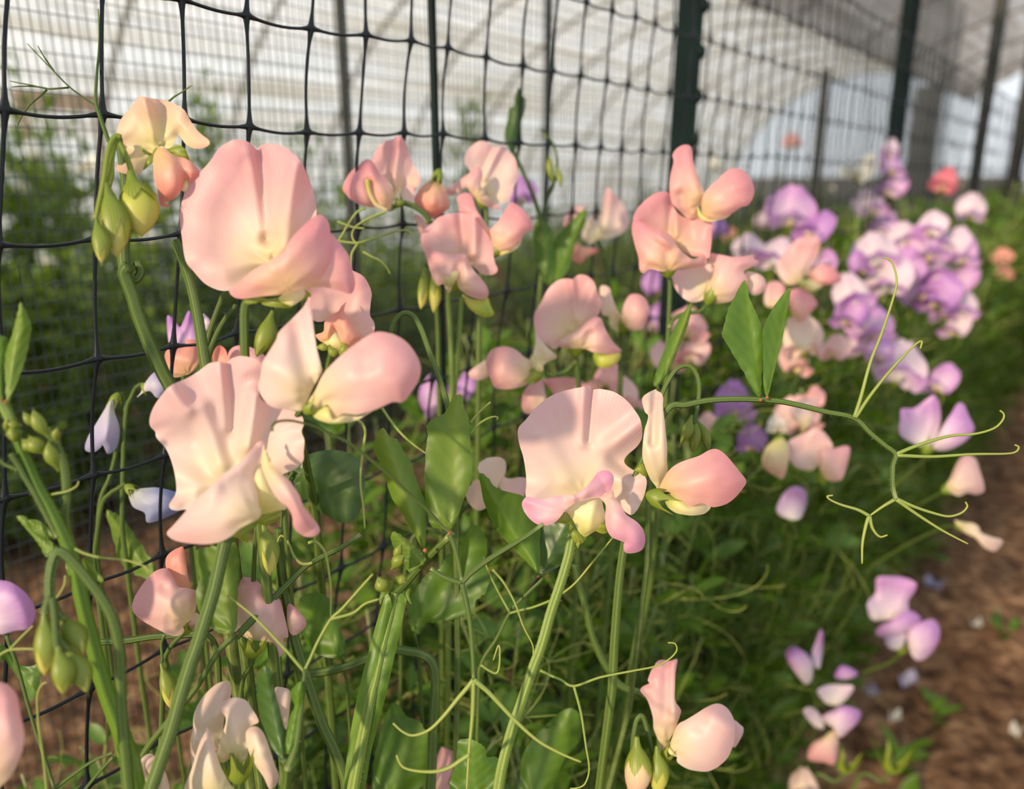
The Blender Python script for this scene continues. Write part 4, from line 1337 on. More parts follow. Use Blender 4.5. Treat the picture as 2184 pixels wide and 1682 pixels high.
# faded flower left of the cluster, behind
B16 = spray('faded pale pink sweet pea left of the tall coral pink cluster', 'b', '1640,1540 1660,1580 1700,1700 1720,1900 1740,2400', 0.60, 0.64, 5, 6)
b = blossom(B16, 'b', 1620, 1500, 0.6)
sheet('b', '1700,1200 1742,1230 1790,1290 1842,1400 1830,1460 1780,1502 1700,1532 1640,1532 1600,1560 1540,1522 1560,1440 1600,1382 1660,1362 1672,1280', 0.605, b, 'standard_petal', M['blush'], (1630, 1510), bowl=0.2, curl=0.2, ruffle=0.08, folds=[(1720, 1220, 1690, 1450, -0.2, 36)], seed=50)
sheet('b', '1420,1442 1440,1372 1480,1322 1560,1320 1562,1372 1502,1402 1452,1442', 0.61, b, 'wing_petal', M['pink'], (1560, 1400), bowl=-0.2, seed=51)
sheet('b', '1470,1640 1500,1570 1560,1580 1640,1590 1645,1610 1580,1640 1520,1690', 0.6, b, 'wing_petal', M['coral'], (1500, 1560), bowl=-0.3, seed=52)
px_bud(B16, 'b', 1530, 1510, 1480, 1650, 16, 0.6, cover=0.4, petal='coral')

# ---- F15 lower right
B15 = spray('profile pink sweet pea with two hanging buds, alone at lower right of centre', 'F15', '330,1300 280,1320 250,1290 210,1100 150,920 90,960 60,1100 40,1300 20,1500 10,1700', 0.37, 0.37, 4.5, 5.5, hairs=60)
b = blossom(B15, 'F15', 420, 1250, 0.365)
sheet('F15', '270,400 290,360 330,330 400,330 432,340 500,318 516,340 496,460 490,620 490,750 540,830 552,880 512,1000 500,1060 440,1150 412,1250 405,1352 340,1270 300,1140 265,1050 255,920 200,750 130,662 135,622 165,600 222,570 205,540 240,440', 0.367, b, 'standard_petal', M['pink'], (420, 1230), gx=0.0, bowl=-0.2, curl=0.25, ruffle=0.05, folds=[(480, 340, 470, 950, -0.2, 58), (400, 340, 400, 900, 0.1, 71), (290, 1020, 420, 1060, 0.1, 58)], seed=53)
sheet('F15', '1100,965 1180,1012 1210,1050 1192,1130 1110,1250 1080,1150', 0.372, b, 'wing_petal', M['blush'], (440, 1200), bowl=-0.2, seed=54)
sheet('F15', '510,1022 600,960 700,900 810,830 910,788 990,800 1060,860 1110,960 1122,1060 1110,1180 1075,1290 1030,1370 940,1450 840,1496 740,1496 620,1470 515,1402 512,1330 480,1300 430,1250', 0.36, b, 'wing_petal', M['blush'], (430, 1220), gx=-0.1, bowl=-0.42, curl=0.18, ruffle=0.04, folds=[(880, 930, 1080, 1060, -0.1, 85), (800, 960, 760, 1040, 0.06, 71)], seed=55)
sheet('F15', '420,1240 470,1290 512,1330 505,1345 440,1320 415,1280', 0.363, b, 'keel_petal', M['keel'], (420, 1240), bowl=-0.3, cell=3)
px_calyx(b, 'F15', 370, 1400, 450, 1220, 40, 0.366, cup=0.5)
px_bud(B15, 'F15', 90, 1130, 60, 1800, 62, 0.36, petal='cream', cover=0.5, hairs=60)
px_bud(B15, 'F15', 300, 1230, 300, 1760, 44, 0.362, petal='budpetal', cover=0.62, hairs=60)

# ---- lower left group
G1 = spray('small peach sweet pea with raised tip, left of the bright back lit leaf', 'g', '1180,680 1100,760 1050,850 1060,900 1040,1000 1030,1300 1020,1700', 0.318, 0.33, 4.5, 5.5, hairs=40)
b = blossom(G1, 'g', 1180, 640, 0.31)
sheet('g', '845,542 850,480 880,420 930,350 990,292 1060,275 1105,330 1140,390 1200,402 1250,420 1256,500 1230,590 1172,640 1176,680 1130,706 1080,700 1000,660 900,602', 0.306, b, 'wing_petal', M['pink'], (1200, 600), bowl=-0.42, curl=0.2, ruffle=0.05, folds=[(1060, 400, 1100, 430, 0.1, 44), (1110, 360, 1130, 560, -0.08, 58)], seed=56)
sheet('g', '1060,270 1060,210 1090,170 1150,138 1173,145 1186,220 1200,320 1216,402 1150,392 1100,340', 0.312, b, 'standard_petal', M['coral'], (1210, 500), bowl=-0.2, curl=0.2, folds=[(1110, 330, 1150, 390, 0.12, 36)], seed=57)
sheet('g', '1205,650 1240,560 1282,580 1286,640 1220,666', 0.315, b, 'wing_petal', M['blush'], (1240, 560), bowl=-0.2, seed=58)
px_calyx(b, 'g', 1185, 700, 1210, 620, 30, 0.314)
G2 = spray('peach sweet pea seen from behind with starry calyx, right of the bright leaf', 'g', '1615,850 1600,900 1560,960 1540,1050 1530,1200 1500,1700', 0.317, 0.33, 4.5, 6, hairs=40)
b = blossom(G2, 'g', 1610, 800, 0.315)
sheet('g', '1512,342 1590,332 1640,355 1690,400 1760,430 1800,520 1842,700 1810,722 1815,800 1780,843 1745,800 1680,742 1600,732 1540,700 1500,680 1500,500', 0.312, b, 'standard_petal', M['pink'], (1600, 760), bowl=-0.35, curl=0.25, ruffle=0.06, folds=[(1650, 380, 1620, 700, -0.1, 58)], seed=59)
sheet('g', '1840,500 1910,550 1956,620 1930,670 1870,702 1835,640', 0.316, b, 'wing_petal', M['pink'], (1820, 640), bowl=-0.3, seed=60)
px_calyx(b, 'g', 1610, 850, 1620, 700, 62, 0.309, cup=0.35, flare=0.7, tooth=0.7)
px_bud(G2, 'g', 1030, 880, 1090, 1170, 36, 0.312, cover=0.7)
stem(G2, 'g', '1030,890 1035,840 1030,760 1050,700', 0.312, 0.32, 3, 3, 'pedicel', 'stem')

G3 = spray('ivory white sweet pea with ruffled open petals at the bottom edge', 'g', '1530,1640 1540,1690 1560,1800 1600,2100', 0.296, 0.30, 6, 7)
b = blossom(G3, 'g', 1530, 1540, 0.29)
sheet('g', '1230,1302 1240,1200 1290,1100 1370,1020 1440,992 1470,1010 1476,1080 1450,1150 1430,1250 1420,1330 1390,1420 1360,1460 1330,1560 1240,1600 1215,1402', 0.294, b, 'standard_petal', M['ivory'], (1480, 1480), bowl=-0.2, curl=0.2, ruffle=0.06, folds=[(1440, 1010, 1400, 1200, -0.15, 44), (1230, 1310, 1400, 1320, 0.12, 44)], seed=61)
sheet('g', '1372,1165 1420,1130 1480,1100 1560,1110 1602,1160 1652,1250 1602,1282 1582,1342 1585,1450 1545,1512 1480,1485 1430,1512 1385,1500 1380,1450 1420,1332 1442,1232 1402,1182', 0.286, b, 'standard_petal', M['ivory'], (1500, 1500), bowl=-0.1, curl=0.15, ruffle=0.08, folds=[(1400, 1190, 1560, 1420, -0.12, 58), (1560, 1130, 1560, 1450, 0.16, 58)], seed=62)
sheet('g', '1568,1330 1620,1282 1680,1320 1730,1450 1755,1530 1780,1590 1772,1642 1722,1682 1680,1602 1602,1482', 0.282, b, 'wing_petal', M['ivory'], (1560, 1500), bowl=-0.25, curl=0.2, ruffle=0.06, folds=[(1620, 1340, 1720, 1640, -0.12, 44)], seed=63)
sheet('g', '1190,1720 1220,1560 1260,1432 1290,1342 1325,1290 1362,1392 1402,1522 1452,1622 1490,1720', 0.278, b, 'wing_petal', M['ivory'], (1400, 1720), bowl=-0.3, curl=0.2, ruffle=0.05, folds=[(1325, 1300, 1360, 1680, -0.12, 58)], seed=64)
px_calyx(b, 'g', 1535, 1650, 1515, 1450, 78, 0.282, cup=0.4, flare=0.6, tooth=0.8)
sheet('g', '1755,1040 1810,1035 1852,1060 1850,1150 1830,1300 1800,1250 1770,1150', 0.30, b, 'standard_petal', M['ivory'], (1600, 1450), bowl=-0.2, seed=65)
G4 = spray('cream petals cut off by the bottom edge, left of the ruffled ivory flower', 'g', '960,1690 965,1750 980,2000', 0.29, 0.30, 5, 6)
b = blossom(G4, 'g', 960, 1720, 0.288)
sheet('g', '862,1562 900,1492 940,1460 975,1462 985,1480 940,1520 935,1580 980,1640 1000,1720 830,1740 842,1680', 0.288, b, 'wing_petal', M['ivory'], (960, 1740), bowl=-0.3, seed=66)
sheet('g', '930,1540 950,1490 1010,1476 1052,1562 1086,1690 1080,1760 980,1760 960,1620', 0.285, b, 'wing_petal', M['ivory'], (960, 1740), bowl=-0.3, seed=67)

# cut off at the left edge
L1 = spray('round lilac petal cut off by the left edge beside the hanging bud cluster', 'g', '-80,560 -120,700 -130,900 -100,1300 -80,1700', 0.27, 0.28, 6, 7)
b = blossom(L1, 'g', -70, 560, 0.27)
sheet('g', '-130,340 -60,345 0,350 65,362 130,402 190,462 226,540 215,612 170,662 100,672 0,695 -80,660 -140,560', 0.266, b, 'wing_petal', M['lilac'], (-140, 620), bowl=-0.35, curl=0.2, folds=[(-60, 560, 100, 640, 0.1, 71)], seed=68)
L2 = spray('soft pink petal cut off by the left edge near the bottom corner', 'g', '-60,1600 -100,1700 -120,2000', 0.235, 0.25, 6, 7)
b = blossom(L2, 'g', -60, 1600, 0.233)
sheet('g', '-140,1000 -60,985 0,1000 60,1022 110,1090 130,1200 156,1332 140,1450 92,1560 30,1642 -60,1700 -160,1600', 0.231, b, 'wing_petal', M['pink'], (-140, 1640), bowl=-0.35, curl=0.2, seed=69)

# hanging bud cluster on a hooked stalk
HB = spray('cluster of hanging fuzzy green buds on a hooked stalk at the lower left', 'g', '318,470 315,400 318,330 335,235 368,172 415,185 495,265 580,370 660,480 720,600 758,760 770,950 775,1150 790,1350 815,1600 825,1700', 0.247, 0.262, 9.5, 11, hairs=700, ridge=0.08, sides=12)
stem(HB, 'g', '318,455 300,500 285,560', 0.246, 0.245, 6, 9, 'pedicel', 'stem', hairs=60)
stem(HB, 'g', '325,455 350,500 370,560 400,600', 0.248, 0.25, 6, 9, 'pedicel', 'stem', hairs=60)
stem(HB, 'g', '330,460 345,560 352,680 362,780 380,800', 0.244, 0.243, 6, 7, 'pedicel', 'stem', hairs=90)
stem(HB, 'g', '352,690 390,745 430,790', 0.244, 0.245, 4.5, 6, 'pedicel', 'stem', hairs=40)
px_bud(HB, 'g', 285, 545, 285, 960, 56, 0.245, petal='budpetal', cover=0.78, hairs=240)
px_bud(HB, 'g', 385, 565, 530, 830, 50, 0.252, petal='budpetal', cover=0.9, hairs=160)
px_bud(HB, 'g', 370, 770, 405, 1075, 48, 0.241, petal='budpetal', cover=0.98, hairs=240)
px_bud(HB, 'g', 425, 780, 555, 1062, 48, 0.246, petal='budpetal', cover=0.98, hairs=240)

# ---- flowers behind the net at the left
def hanging(label, z, tx, D, mat, base, cal, st, **kw):
    sp_ = spray(label, z, st, D + 0.005, D + 0.02, 4, 5)
    b = blossom(sp_, z, base[0], base[1], D)
    sheet(z, tx, D, b, 'standard_petal', M[mat], base, **kw)
    px_calyx(b, z, cal[0], cal[1], cal[2], cal[3], cal[4], D + 0.003, cup=0.5)
    return sp_, b


hanging('folded white lilac sweet pea bud hanging behind the net, at the left', 'd', '718,860 735,960 762,1040 765,1110 742,1190 690,1222 660,1170 640,1185 600,1212 545,1196 560,1120 620,1020 680,920', 0.385, 'blue', (725, 850), (760, 830, 705, 960, 34), '770,830 790,870 800,960 760,1100 735,1250 700,1380 640,1540 620,1900', bowl=-0.5, curl=0.3, folds=[(715, 880, 660, 1180, -0.2, 39)], seed=70)
hanging('folded blue lilac sweet pea behind the net, left of the large blush flower', 'd', '822,1470 870,1450 940,1440 1020,1440 1150,1480 1180,1560 1060,1630 945,1662 925,1600 850,1560', 0.375, 'periwinkle', (840, 1450), (800, 1420, 900, 1500, 34), '800,1415 760,1440 700,1480 650,1560 600,1900', bowl=-0.5, curl=0.3, folds=[(880, 1480, 940, 1600, -0.12, 44)], seed=71)
hanging('small pale lilac bud beside the thick left stalk, behind the net', 'd', '875,862 900,830 920,780 990,700 1050,740 1080,800 1040,860 1000,862 960,822 915,835', 0.375, 'blue', (890, 830), (905, 770, 960, 830, 26), '905,775 870,800 840,860 810,940 790,1200 780,1700', bowl=-0.4, curl=0.3, seed=72)
sp_, b = hanging('purple sweet pea with two pointed lobes, behind the left flower stalks', 'd', '1068,348 1110,360 1150,412 1170,382 1208,308 1240,380 1256,500 1180,535 1120,565 1082,522', 0.40, 'purple', (1150, 560), (1160, 600, 1160, 520, 30), '1160,590 1170,700 1180,900 1190,1500', bowl=0.2, curl=0.2, folds=[(1210, 320, 1130, 520, -0.2, 31)], seed=73)
sheet('d', '1290,330 1330,350 1350,390 1320,440 1290,420', 0.405, b, 'wing_petal', M['palelilac'], (1280, 400), bowl=-0.2)
C1 = spray('coral sweet pea with layered petals, behind the top of the lower large blush flower', 'd', '1200,720 1210,800 1220,1000 1230,1600', 0.38, 0.40, 4, 5)
b = blossom(C1, 'd', 1220, 660, 0.375)
sheet('d', '1055,582 1100,540 1180,535 1190,495 1260,498 1280,560 1272,640 1240,690 1180,722 1100,730 1070,660', 0.372, b, 'standard_petal', M['coral'], (1200, 720), bowl=-0.2, curl=0.2, ruffle=0.1, folds=[(1060, 590, 1260, 640, -0.15, 58)], seed=74)
sheet('d', '1358,622 1365,570 1400,528 1446,560 1452,630 1420,680 1380,680', 0.366, b, 'wing_petal', M['coral'], (1400, 700), bowl=0.4, curl=-0.3, seed=75)
sheet('d', '1452,622 1470,560 1520,530 1600,540 1690,590 1700,680 1560,700 1460,690', 0.372, b, 'wing_petal', M['pink'], (1560, 720), bowl=-0.2, seed=76)

# second stalk at the left and the curved bud beside the top flower
stA = spray('straight ridged green flower stalk right of the thick left stalk', 'd', '1120,-140 1150,-80 1185,20 1220,130 1250,260 1272,380 1290,500 1312,640 1340,800 1400,1100', 0.297, 0.30, 9, 12, hairs=300, ridge=0.09, sides=12, name='flower_stalk_shoot', cat='stalk')
for q, r in (('1440,180 1400,280 1350,420 1315,560 1300,700', 6.5), ('1510,270 1440,360 1380,470 1340,580 1310,720', 6)):
    stem(stA, 'd', q, 0.31, 0.315, r * 0.8, r, 'leaf_stalk', 'stem', hairs=60)
bA = spray('teardrop green bud left of the side-on pink flower, below the largest pink flower', 'F1', '650,1000 648,1060 640,1130 640,1300 650,1600', 0.29, 0.30, 5, 6, hairs=60)
px_bud(bA, 'F1', 625, 1015, 535, 1268, 44, 0.285, petal='leafpale', cover=0.98, hairs=120)
# ================================================================== leaves, tendrils and climbing shoots near the camera
def leaf(par, z, tx, D, base, tip, mat='leaf', vee=0.35, **kw):
    kw.setdefault('bowl', 0.1)
    kw.setdefault('curl', 0.12)
    kw.setdefault('ruffle', 0.07)
    kw.setdefault('rk', 9)
    return sheet(z, tx, D, par, 'leaflet', M[mat], base, vee=(base[0], base[1], tip[0], tip[1], vee), **kw)


def shoot(name, label, z, tx, d0, d1, r0, r1, cat='shoot', hairs=80, mat='stem', root=False, part='leaf_stalk', **kw):
    pts = P(z, tx)
    e = empty(name, U(pts[0][0], pts[0][1], d0) if not root else base_of(z, tx, d1), None, label, cat)
    stem(e, z, tx, d0, d1, r0, r1, part, mat, hairs, root, **kw)
    return e


def tendrils(par, z, D, r0, r1, *paths, mat='tendril', d1=None):
    for q in paths:
        stem(par, z, q, D, D if d1 is None else d1, r0, r1, 'tendril', mat, sides=6, ridge=0)


def red_nodes(par, z, D, r, *pts):
    for x, y in pts:
        mb = MB()
        ox, oy, sc = ZN[z]
        blob(mb, U(ox + x / sc, oy + y / sc, D), 0.65 * r * D / F, 6, 8)
        mb.build('red_joint', M['node'], par)


# the long leaf with branched tendrils at the right
TL = shoot('tendril_leaf', 'long leaf stalk with two upright leaflets and branching curly tendrils, right of centre', 'f', '-350,1480 -250,1250 -100,940 20,910 160,882 320,872 490,876 640,890 780,920 920,955 1095,993 1200,1090 1290,1165 1362,1225 1345,1300 1343,1400 1350,1460 1365,1510', 0.335, 0.325, 7.5, 4.5, hairs=300, cat='leaf', sides=10)
leaf(TL, 'f', '390,115 412,150 430,230 480,340 508,430 512,600 505,750 498,850 470,845 430,780 400,720 330,600 270,500 250,460 270,380 290,300 330,220', 0.328, (498, 860), (395, 120), 'leaf', vee=-0.45, teeth=1.2, bowl=0.05, seed=81)
leaf(TL, 'f', '685,160 684,230 660,350 640,480 600,640 560,800 540,860 518,800 515,700 514,560 512,430 560,320 620,230', 0.327, (540, 860), (684, 165), 'leaf', vee=-0.25, seed=82)
red_nodes(TL, 'f', 0.326, 6, (498, 878), (540, 862))
tendrils(TL, 'f', 0.326, 4.2, 1.8, '1098,990 1140,860 1200,640 1270,460 1340,250 1370,120 1345,10 1310,-25 1285,-32', '1105,992 1200,850 1320,700 1430,580 1500,515 1530,505 1520,550', '1365,1225 1500,1170 1700,1110 1870,1095 1990,1060 2045,1010 2055,970 2030,945', '1370,1232 1600,1240 1850,1225 2060,1222 2130,1210 2150,1180 2125,1165', '1365,1510 1280,1560 1195,1620', '1195,1620 1120,1580 1020,1550 950,1520 925,1495 960,1488', '1368,1510 1480,1560 1600,1600 1700,1622 1780,1602 1820,1562 1810,1530', '1365,1515 1500,1610 1640,1700 1740,1755 1825,1798', '1192,1620 1170,1690 1150,1800 1148,1925', '1195,1620 1215,1700 1260,1752 1310,1742')

# centre: two broad leaves with the forked tendril hanging in front
CL = shoot('tendril_leaf', 'two broad pale green leaves with a forked tendril hanging below, at picture centre', 'h', '345,440 420,360 480,290 540,220 620,140 690,70', 0.335, 0.30, 8, 7, hairs=160, cat='leaf')
leaf(CL, 'e', '745,843 775,858 782,920 806,965 820,1050 826,1200 836,1340 815,1440 790,1500 740,1640 700,1705 640,1700 580,1690 545,1580 532,1400 540,1200 552,1100 545,1042 600,990 650,970 690,910 710,865', 0.325, (690, 1720), (745, 845), 'leafpale', vee=-0.22, bowl=0.12, teeth=0.8, seed=83, curl=0.2)
leaf(CL, 'e', '205,1202 215,1130 265,1055 310,1110 360,1132 400,1210 440,1260 470,1352 510,1462 540,1560 545,1690 530,1830 480,1760 440,1690 380,1590 320,1500 280,1370 250,1282', 0.322, (532, 1850), (262, 1060), 'leafpale', vee=0.45, bowl=0.05, teeth=1.0, seed=84)
red_nodes(CL, 'h', 0.30, 8, (690, 55), (768, 365), (845, 985), (535, 160))
tendrils(CL, 'h', 0.297, 6.5, 4.5, '690,60 720,130 748,240 770,362', '770,362 830,300 930,225 1040,155 1180,70 1290,-10', '768,365 720,352 650,325 570,275', '770,370 800,500 825,650 840,850 845,985', mat='stem')
tendrils(CL, 'h', 0.292, 5.5, 2.0, '845,985 800,1040 740,1110 650,1220 560,1305 460,1340 390,1315 330,1262', '845,985 838,1200 815,1450 800,1700', '845,985 900,1030 960,1085 1100,1235 1250,1370 1400,1455 1530,1510', '820,1460 760,1500 700,1540 630,1565 560,1572 470,1565 400,1545 370,1510 352,1465')

# winged thick stem with fuzzy young buds
WS = empty('winged_shoot', base_of('h', '345,440 80,1700', 0.31), None, 'thick winged green stem with fuzzy young buds on top, left of centre', 'shoot')
stem(WS, 'h', '348,430 330,520 300,640 265,780 225,960 190,1100 150,1300 115,1480 75,1700', 0.315, 0.305, 9, 13, 'vine_stem', 'stemlight', 500, True, ridge=0.12, sides=12)
sheet('h', '300,440 322,520 290,660 240,850 190,1060 140,1300 100,1500 60,1720 15,1720 35,1480 95,1120 180,780 270,470', 0.309, WS, 'stem_wing', M['wing'], (300, 440), vee=(310, 440, 80, 1700, 0.2), bowl=-0.05, curl=0.1, seed=85, cell=6)
sheet('h', '370,440 415,470 400,560 368,710 330,880 298,1030 255,1200 225,1310 190,1450 140,1720 90,1720 150,1400 210,1120 270,840 330,600', 0.309, WS, 'stem_wing', M['wing'], (370, 440), vee=(345, 440, 100, 1700, 0.2), bowl=-0.05, curl=0.1, seed=86, cell=6)
for (a, b_, c, d, w) in ((300, 430, 235, 330, 36), (350, 330, 415, 365, 26), (320, 280, 400, 190, 30), (350, 240, 380, 120, 22)):
    px_bud(WS, 'h', a, b_, c, d, w * 0.9, 0.302, petal='leafpale', cover=0.98, hairs=160)
leaf(WS, 'h', '330,40 380,60 440,110 500,160 540,210 520,250 440,300 400,250 350,170 315,90', 0.308, (520, 240), (335, 45), 'leafpale', vee=0.3, teeth=1.2, seed=87)
leaf(WS, 'h', '255,410 280,400 290,430 262,470 250,505 242,470 250,440', 0.304, (280, 405), (250, 500), 'leafpale', vee=0.2, seed=88)
leaf(WS, 'h', '410,430 440,400 435,450 450,500 430,490 415,465', 0.306, (415, 430), (440, 500), 'leafpale', vee=0.2, seed=89)

# other single leaves
def lone(label, z, tx, D, base, tip, st=None, r=4, mat='leaf', vee=0.3, **kw):
    ox, oy, sc = ZN[z]
    st = st or '%d,%d %d,%d %d,%d' % (base[0], base[1], base[0] + 4 * sc, base[1] + 24 * sc, base[0] + 10 * sc, base[1] + 60 * sc)
    e = empty('leafy_shoot', base_of(z, st, D), None, label, 'leaf')
    stem(e, z, st, D, D + 0.012, r * 0.8, r, 'leaf_stalk', 'stem', 60, True)
    leaf(e, z, tx, D, base, tip, mat, vee, **kw)
    return e


LF = lone('folded pale green leaf left of the sharp blush flower stem', 'p', '1022,1012 1040,1018 1062,1042 1120,1060 1150,1102 1152,1160 1150,1222 1125,1200 1090,1165 1060,1130 1035,1080', 0.345, (1148, 1226), (1026, 1015), st='1148,1224 1158,1232 1128,1262 1090,1302 1060,1360 1026,1416 1020,1480 1015,1720', mat='leaf', vee=0.5, teeth=1.0, seed=90)
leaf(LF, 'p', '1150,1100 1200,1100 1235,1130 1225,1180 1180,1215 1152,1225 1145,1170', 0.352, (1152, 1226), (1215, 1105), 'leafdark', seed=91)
red_nodes(LF, 'p', 0.343, 5, (1148, 1229), (1168, 1228))
tendrils(LF, 'h', 0.345, 3.0, 1.6, '1075,555 1000,420 940,295 905,200', '1075,560 1150,540 1230,520 1350,470 1480,380 1600,240 1735,75', '890,890 950,930 990,942 1008,900 1012,790 1000,772 970,860')
tendrils(LF, 'h', 0.34, 3.2, 1.5, '965,280 1040,370 1110,500 1160,640 1220,760 1225,830', '1270,925 1330,955 1400,985 1485,1025 1650,970 1850,930 2000,900 2090,855 2140,800 2130,755 2085,748', '1485,1028 1530,1200 1560,1400 1582,1550 1560,1640 1520,1672 1460,1680')
DL = lone('broad dark green wavy leaf behind the hanging forked tendril', 'h', '870,0 910,50 932,120 920,250 942,330 920,430 860,480 832,570 770,575 700,602 640,600 590,622 540,622 500,692 460,682 440,640 422,520 470,420 520,340 560,300 610,290 650,240 670,190 720,170 780,80 830,10', 0.375, (470, 690), (880, 10), mat='leaf', vee=-0.3, teeth=1.5, ruffle=0.12, seed=92)
BL = lone('bright back lit rectangular looking leaf behind the large blush flower stalk', 'g', '1255,160 1320,140 1400,128 1500,108 1527,200 1522,350 1516,500 1512,640 1480,692 1420,690 1360,662 1300,592 1262,530 1250,430 1272,350 1258,260', 0.30, (1500, 690), (1390, 130), st='1508,690 1480,720 1400,800 1300,960 1235,1060 1050,1280 915,1460 800,1700', r=7, mat='leafpale', vee=0.18, teeth=1.5, bowl=0.1, seed=93)
red_nodes(BL, 'g', 0.30, 5, (1515, 690))
stem(BL, 'g', '1505,715 1600,615 1750,462 1870,340 1950,262 2080,190 2180,140 2300,60', 0.302, 0.33, 8, 5, 'leaf_stalk', 'stem', 160)
tendrils(BL, 'g', 0.315, 3.8, 1.8, '1995,238 1960,246 1920,240 1875,195 1845,120 1820,78 1790,68 1772,110 1778,172', '1968,112 2010,104 2050,135 2078,185 2100,300 2112,420 2110,595')
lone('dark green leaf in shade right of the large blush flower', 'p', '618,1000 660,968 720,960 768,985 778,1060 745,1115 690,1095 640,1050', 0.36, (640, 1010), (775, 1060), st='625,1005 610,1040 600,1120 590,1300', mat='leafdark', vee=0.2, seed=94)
lone('bright frilly leaf behind the net, left of the large blush flower', 'p', '226,1090 240,1092 262,1104 290,1145 320,1190 334,1220 325,1236 290,1225 255,1195 242,1150', 0.40, (328, 1235), (230, 1092), mat='leafpale', vee=0.3, teeth=2.2, seed=95)
lone('round mid green leaf below and right of the large blush flower', 'p', '636,1288 660,1264 700,1274 722,1330 738,1388 700,1402 655,1375', 0.37, (730, 1400), (645, 1275), mat='leaf', vee=0.15, seed=96)
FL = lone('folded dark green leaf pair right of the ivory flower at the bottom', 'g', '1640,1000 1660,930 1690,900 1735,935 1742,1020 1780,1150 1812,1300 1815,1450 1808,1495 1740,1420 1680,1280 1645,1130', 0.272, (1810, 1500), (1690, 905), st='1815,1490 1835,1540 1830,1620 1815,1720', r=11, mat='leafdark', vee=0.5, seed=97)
leaf(FL, 'g', '1850,1080 1880,1025 1925,1000 1936,1100 1928,1280 1890,1400 1862,1452 1822,1445 1830,1330 1850,1220 1880,1150', 0.272, (1840, 1450), (1922, 1005), 'leaf', 0.5, seed=98)
stem(FL, 'g', '1945,920 1940,1000 1920,1180 1900,1350 1870,1470 1835,1560', 0.275, 0.272, 4, 8, 'leaf_stalk', 'stem', 60)
tendrils(FL, 'g', 0.278, 3.6, 2.0, '1940,930 1880,860 1820,790 1640,600 1540,515 1450,448', '1945,925 1985,840 2030,740 2110,600 2180,535 2300,400 2380,310', '2110,598 2250,560 2330,500 2420,470')
lone('wavy leaf with curled rim at the bottom edge beside the sharp blush flower stem', 'h', '745,1380 790,1362 835,1366 890,1395 922,1425 930,1478 970,1475 1010,1492 1026,1540 1005,1720 700,1720 735,1500', 0.335, (860, 1760), (840, 1370), st='860,1720 865,1800 870,1900', mat='leaf', vee=0.15, teeth=1.2, ruffle=0.12, seed=99)
lone('broad olive green leaf low in the tangle, at the bottom edge right of centre', 'h', '1140,1682 1150,1500 1200,1390 1290,1290 1400,1190 1480,1170 1530,1240 1520,1370 1420,1500 1350,1682 1300,1760 1180,1760', 0.42, (1230, 1760), (1470, 1175), st='1230,1740 1235,1850 1240,1950', mat='leaf', vee=0.15, seed=100)
lone('broad wavy leaf in shade beside the thick winged stem at the bottom edge', 'h', '330,1130 390,1180 420,1220 500,1250 530,1300 580,1340 600,1400 600,1500 540,1640 400,1720 220,1720 210,1500 270,1250', 0.39, (300, 1760), (520, 1290), st='300,1720 305,1830 310,1950', mat='leaf', vee=0.15, teeth=1.2, seed=101)
YB = spray('yellow green split bud hanging below the large blush flower', 'g', '1690,-40 1700,-80 1680,-100 1640,0 1620,300 1600,900', 0.30, 0.33, 4, 5, hairs=40)
px_bud(YB, 'g', 1680, -20, 1725, 320, 42, 0.295, petal='budpetal', cover=0.7, hairs=60)
# hooked bud stalk and folded young leaves at the right of centre
HR = shoot('bud_stalk', 'hooked stalk with drooping green buds under the long tendril leaf, right of centre', 'p', '1480,905 1487,870 1491,835 1488,805 1475,783 1458,780 1440,790 1420,822 1405,860 1395,900 1385,1000 1380,1200', 0.365, 0.38, 4.5, 6, hairs=120, cat='bud stalk', root=True)
px_bud(HR, 'p', 1476, 885, 1452, 945, 26, 0.362, petal='leafpale', cover=0.98, hairs=80)
px_bud(HR, 'p', 1480, 885, 1476, 965, 26, 0.366, petal='leafpale', cover=0.98, hairs=80)
px_bud(HR, 'p', 1484, 890, 1512, 962, 24, 0.37, petal='leaf', cover=0.98, hairs=60)
YL = lone('narrow bundle of folded young leaves, upright left of the long tendril leaf', 'p', '1476,648 1462,660 1442,690 1420,738 1402,785 1394,822 1412,815 1432,780 1452,730 1468,690', 0.39, (1402, 822), (1474, 650), mat='leaf', vee=0.5, seed=102)
leaf(YL, 'p', '1470,655 1468,690 1448,740 1432,770 1418,800 1424,760 1440,715 1456,680', 0.386, (1420, 800), (1470, 660), 'leafpale', 0.5, seed=103)
# dark shoot tip against the roof
TP = shoot('climbing_shoot', 'dark green shoot tip standing up against the white roof, right of the thin cane', 'p', '1097,325 1110,355 1128,395 1142,430 1152,470 1158,540 1150,640 1140,800', 0.52, 0.55, 4, 6, hairs=0, root=True)
leaf(TP, 'p', '1107,185 1112,200 1121,214 1118,240 1112,262 1108,290 1100,318 1094,330 1082,312 1076,290 1082,255 1086,232 1096,226 1098,208', 0.52, (1096, 330), (1107, 186), 'leafdark', 0.6, seed=104)
stem(TP, 'p', '1160,520 1160,470 1165,432 1178,400 1186,372 1188,340 1180,308 1166,288 1152,276', 0.535, 0.52, 5, 2.0, 'vine_stem', 'leafdark', 0)
for i, (x, y, tx_, ty_, w) in enumerate(((1180, 395, 1172, 330, 16), (1184, 350, 1196, 400, 14), (1176, 300, 1160, 280, 8))):
    px_bud(TP, 'p', x, y, tx_, ty_, w, 0.525, petal='leaf', cover=0.98)
leaf(TP, 'p', '1250,445 1245,480 1228,510 1218,560 1195,600 1180,590 1180,520 1200,490 1225,465', 0.53, (1190, 600), (1250, 447), 'leaf', 0.4, seed=105)
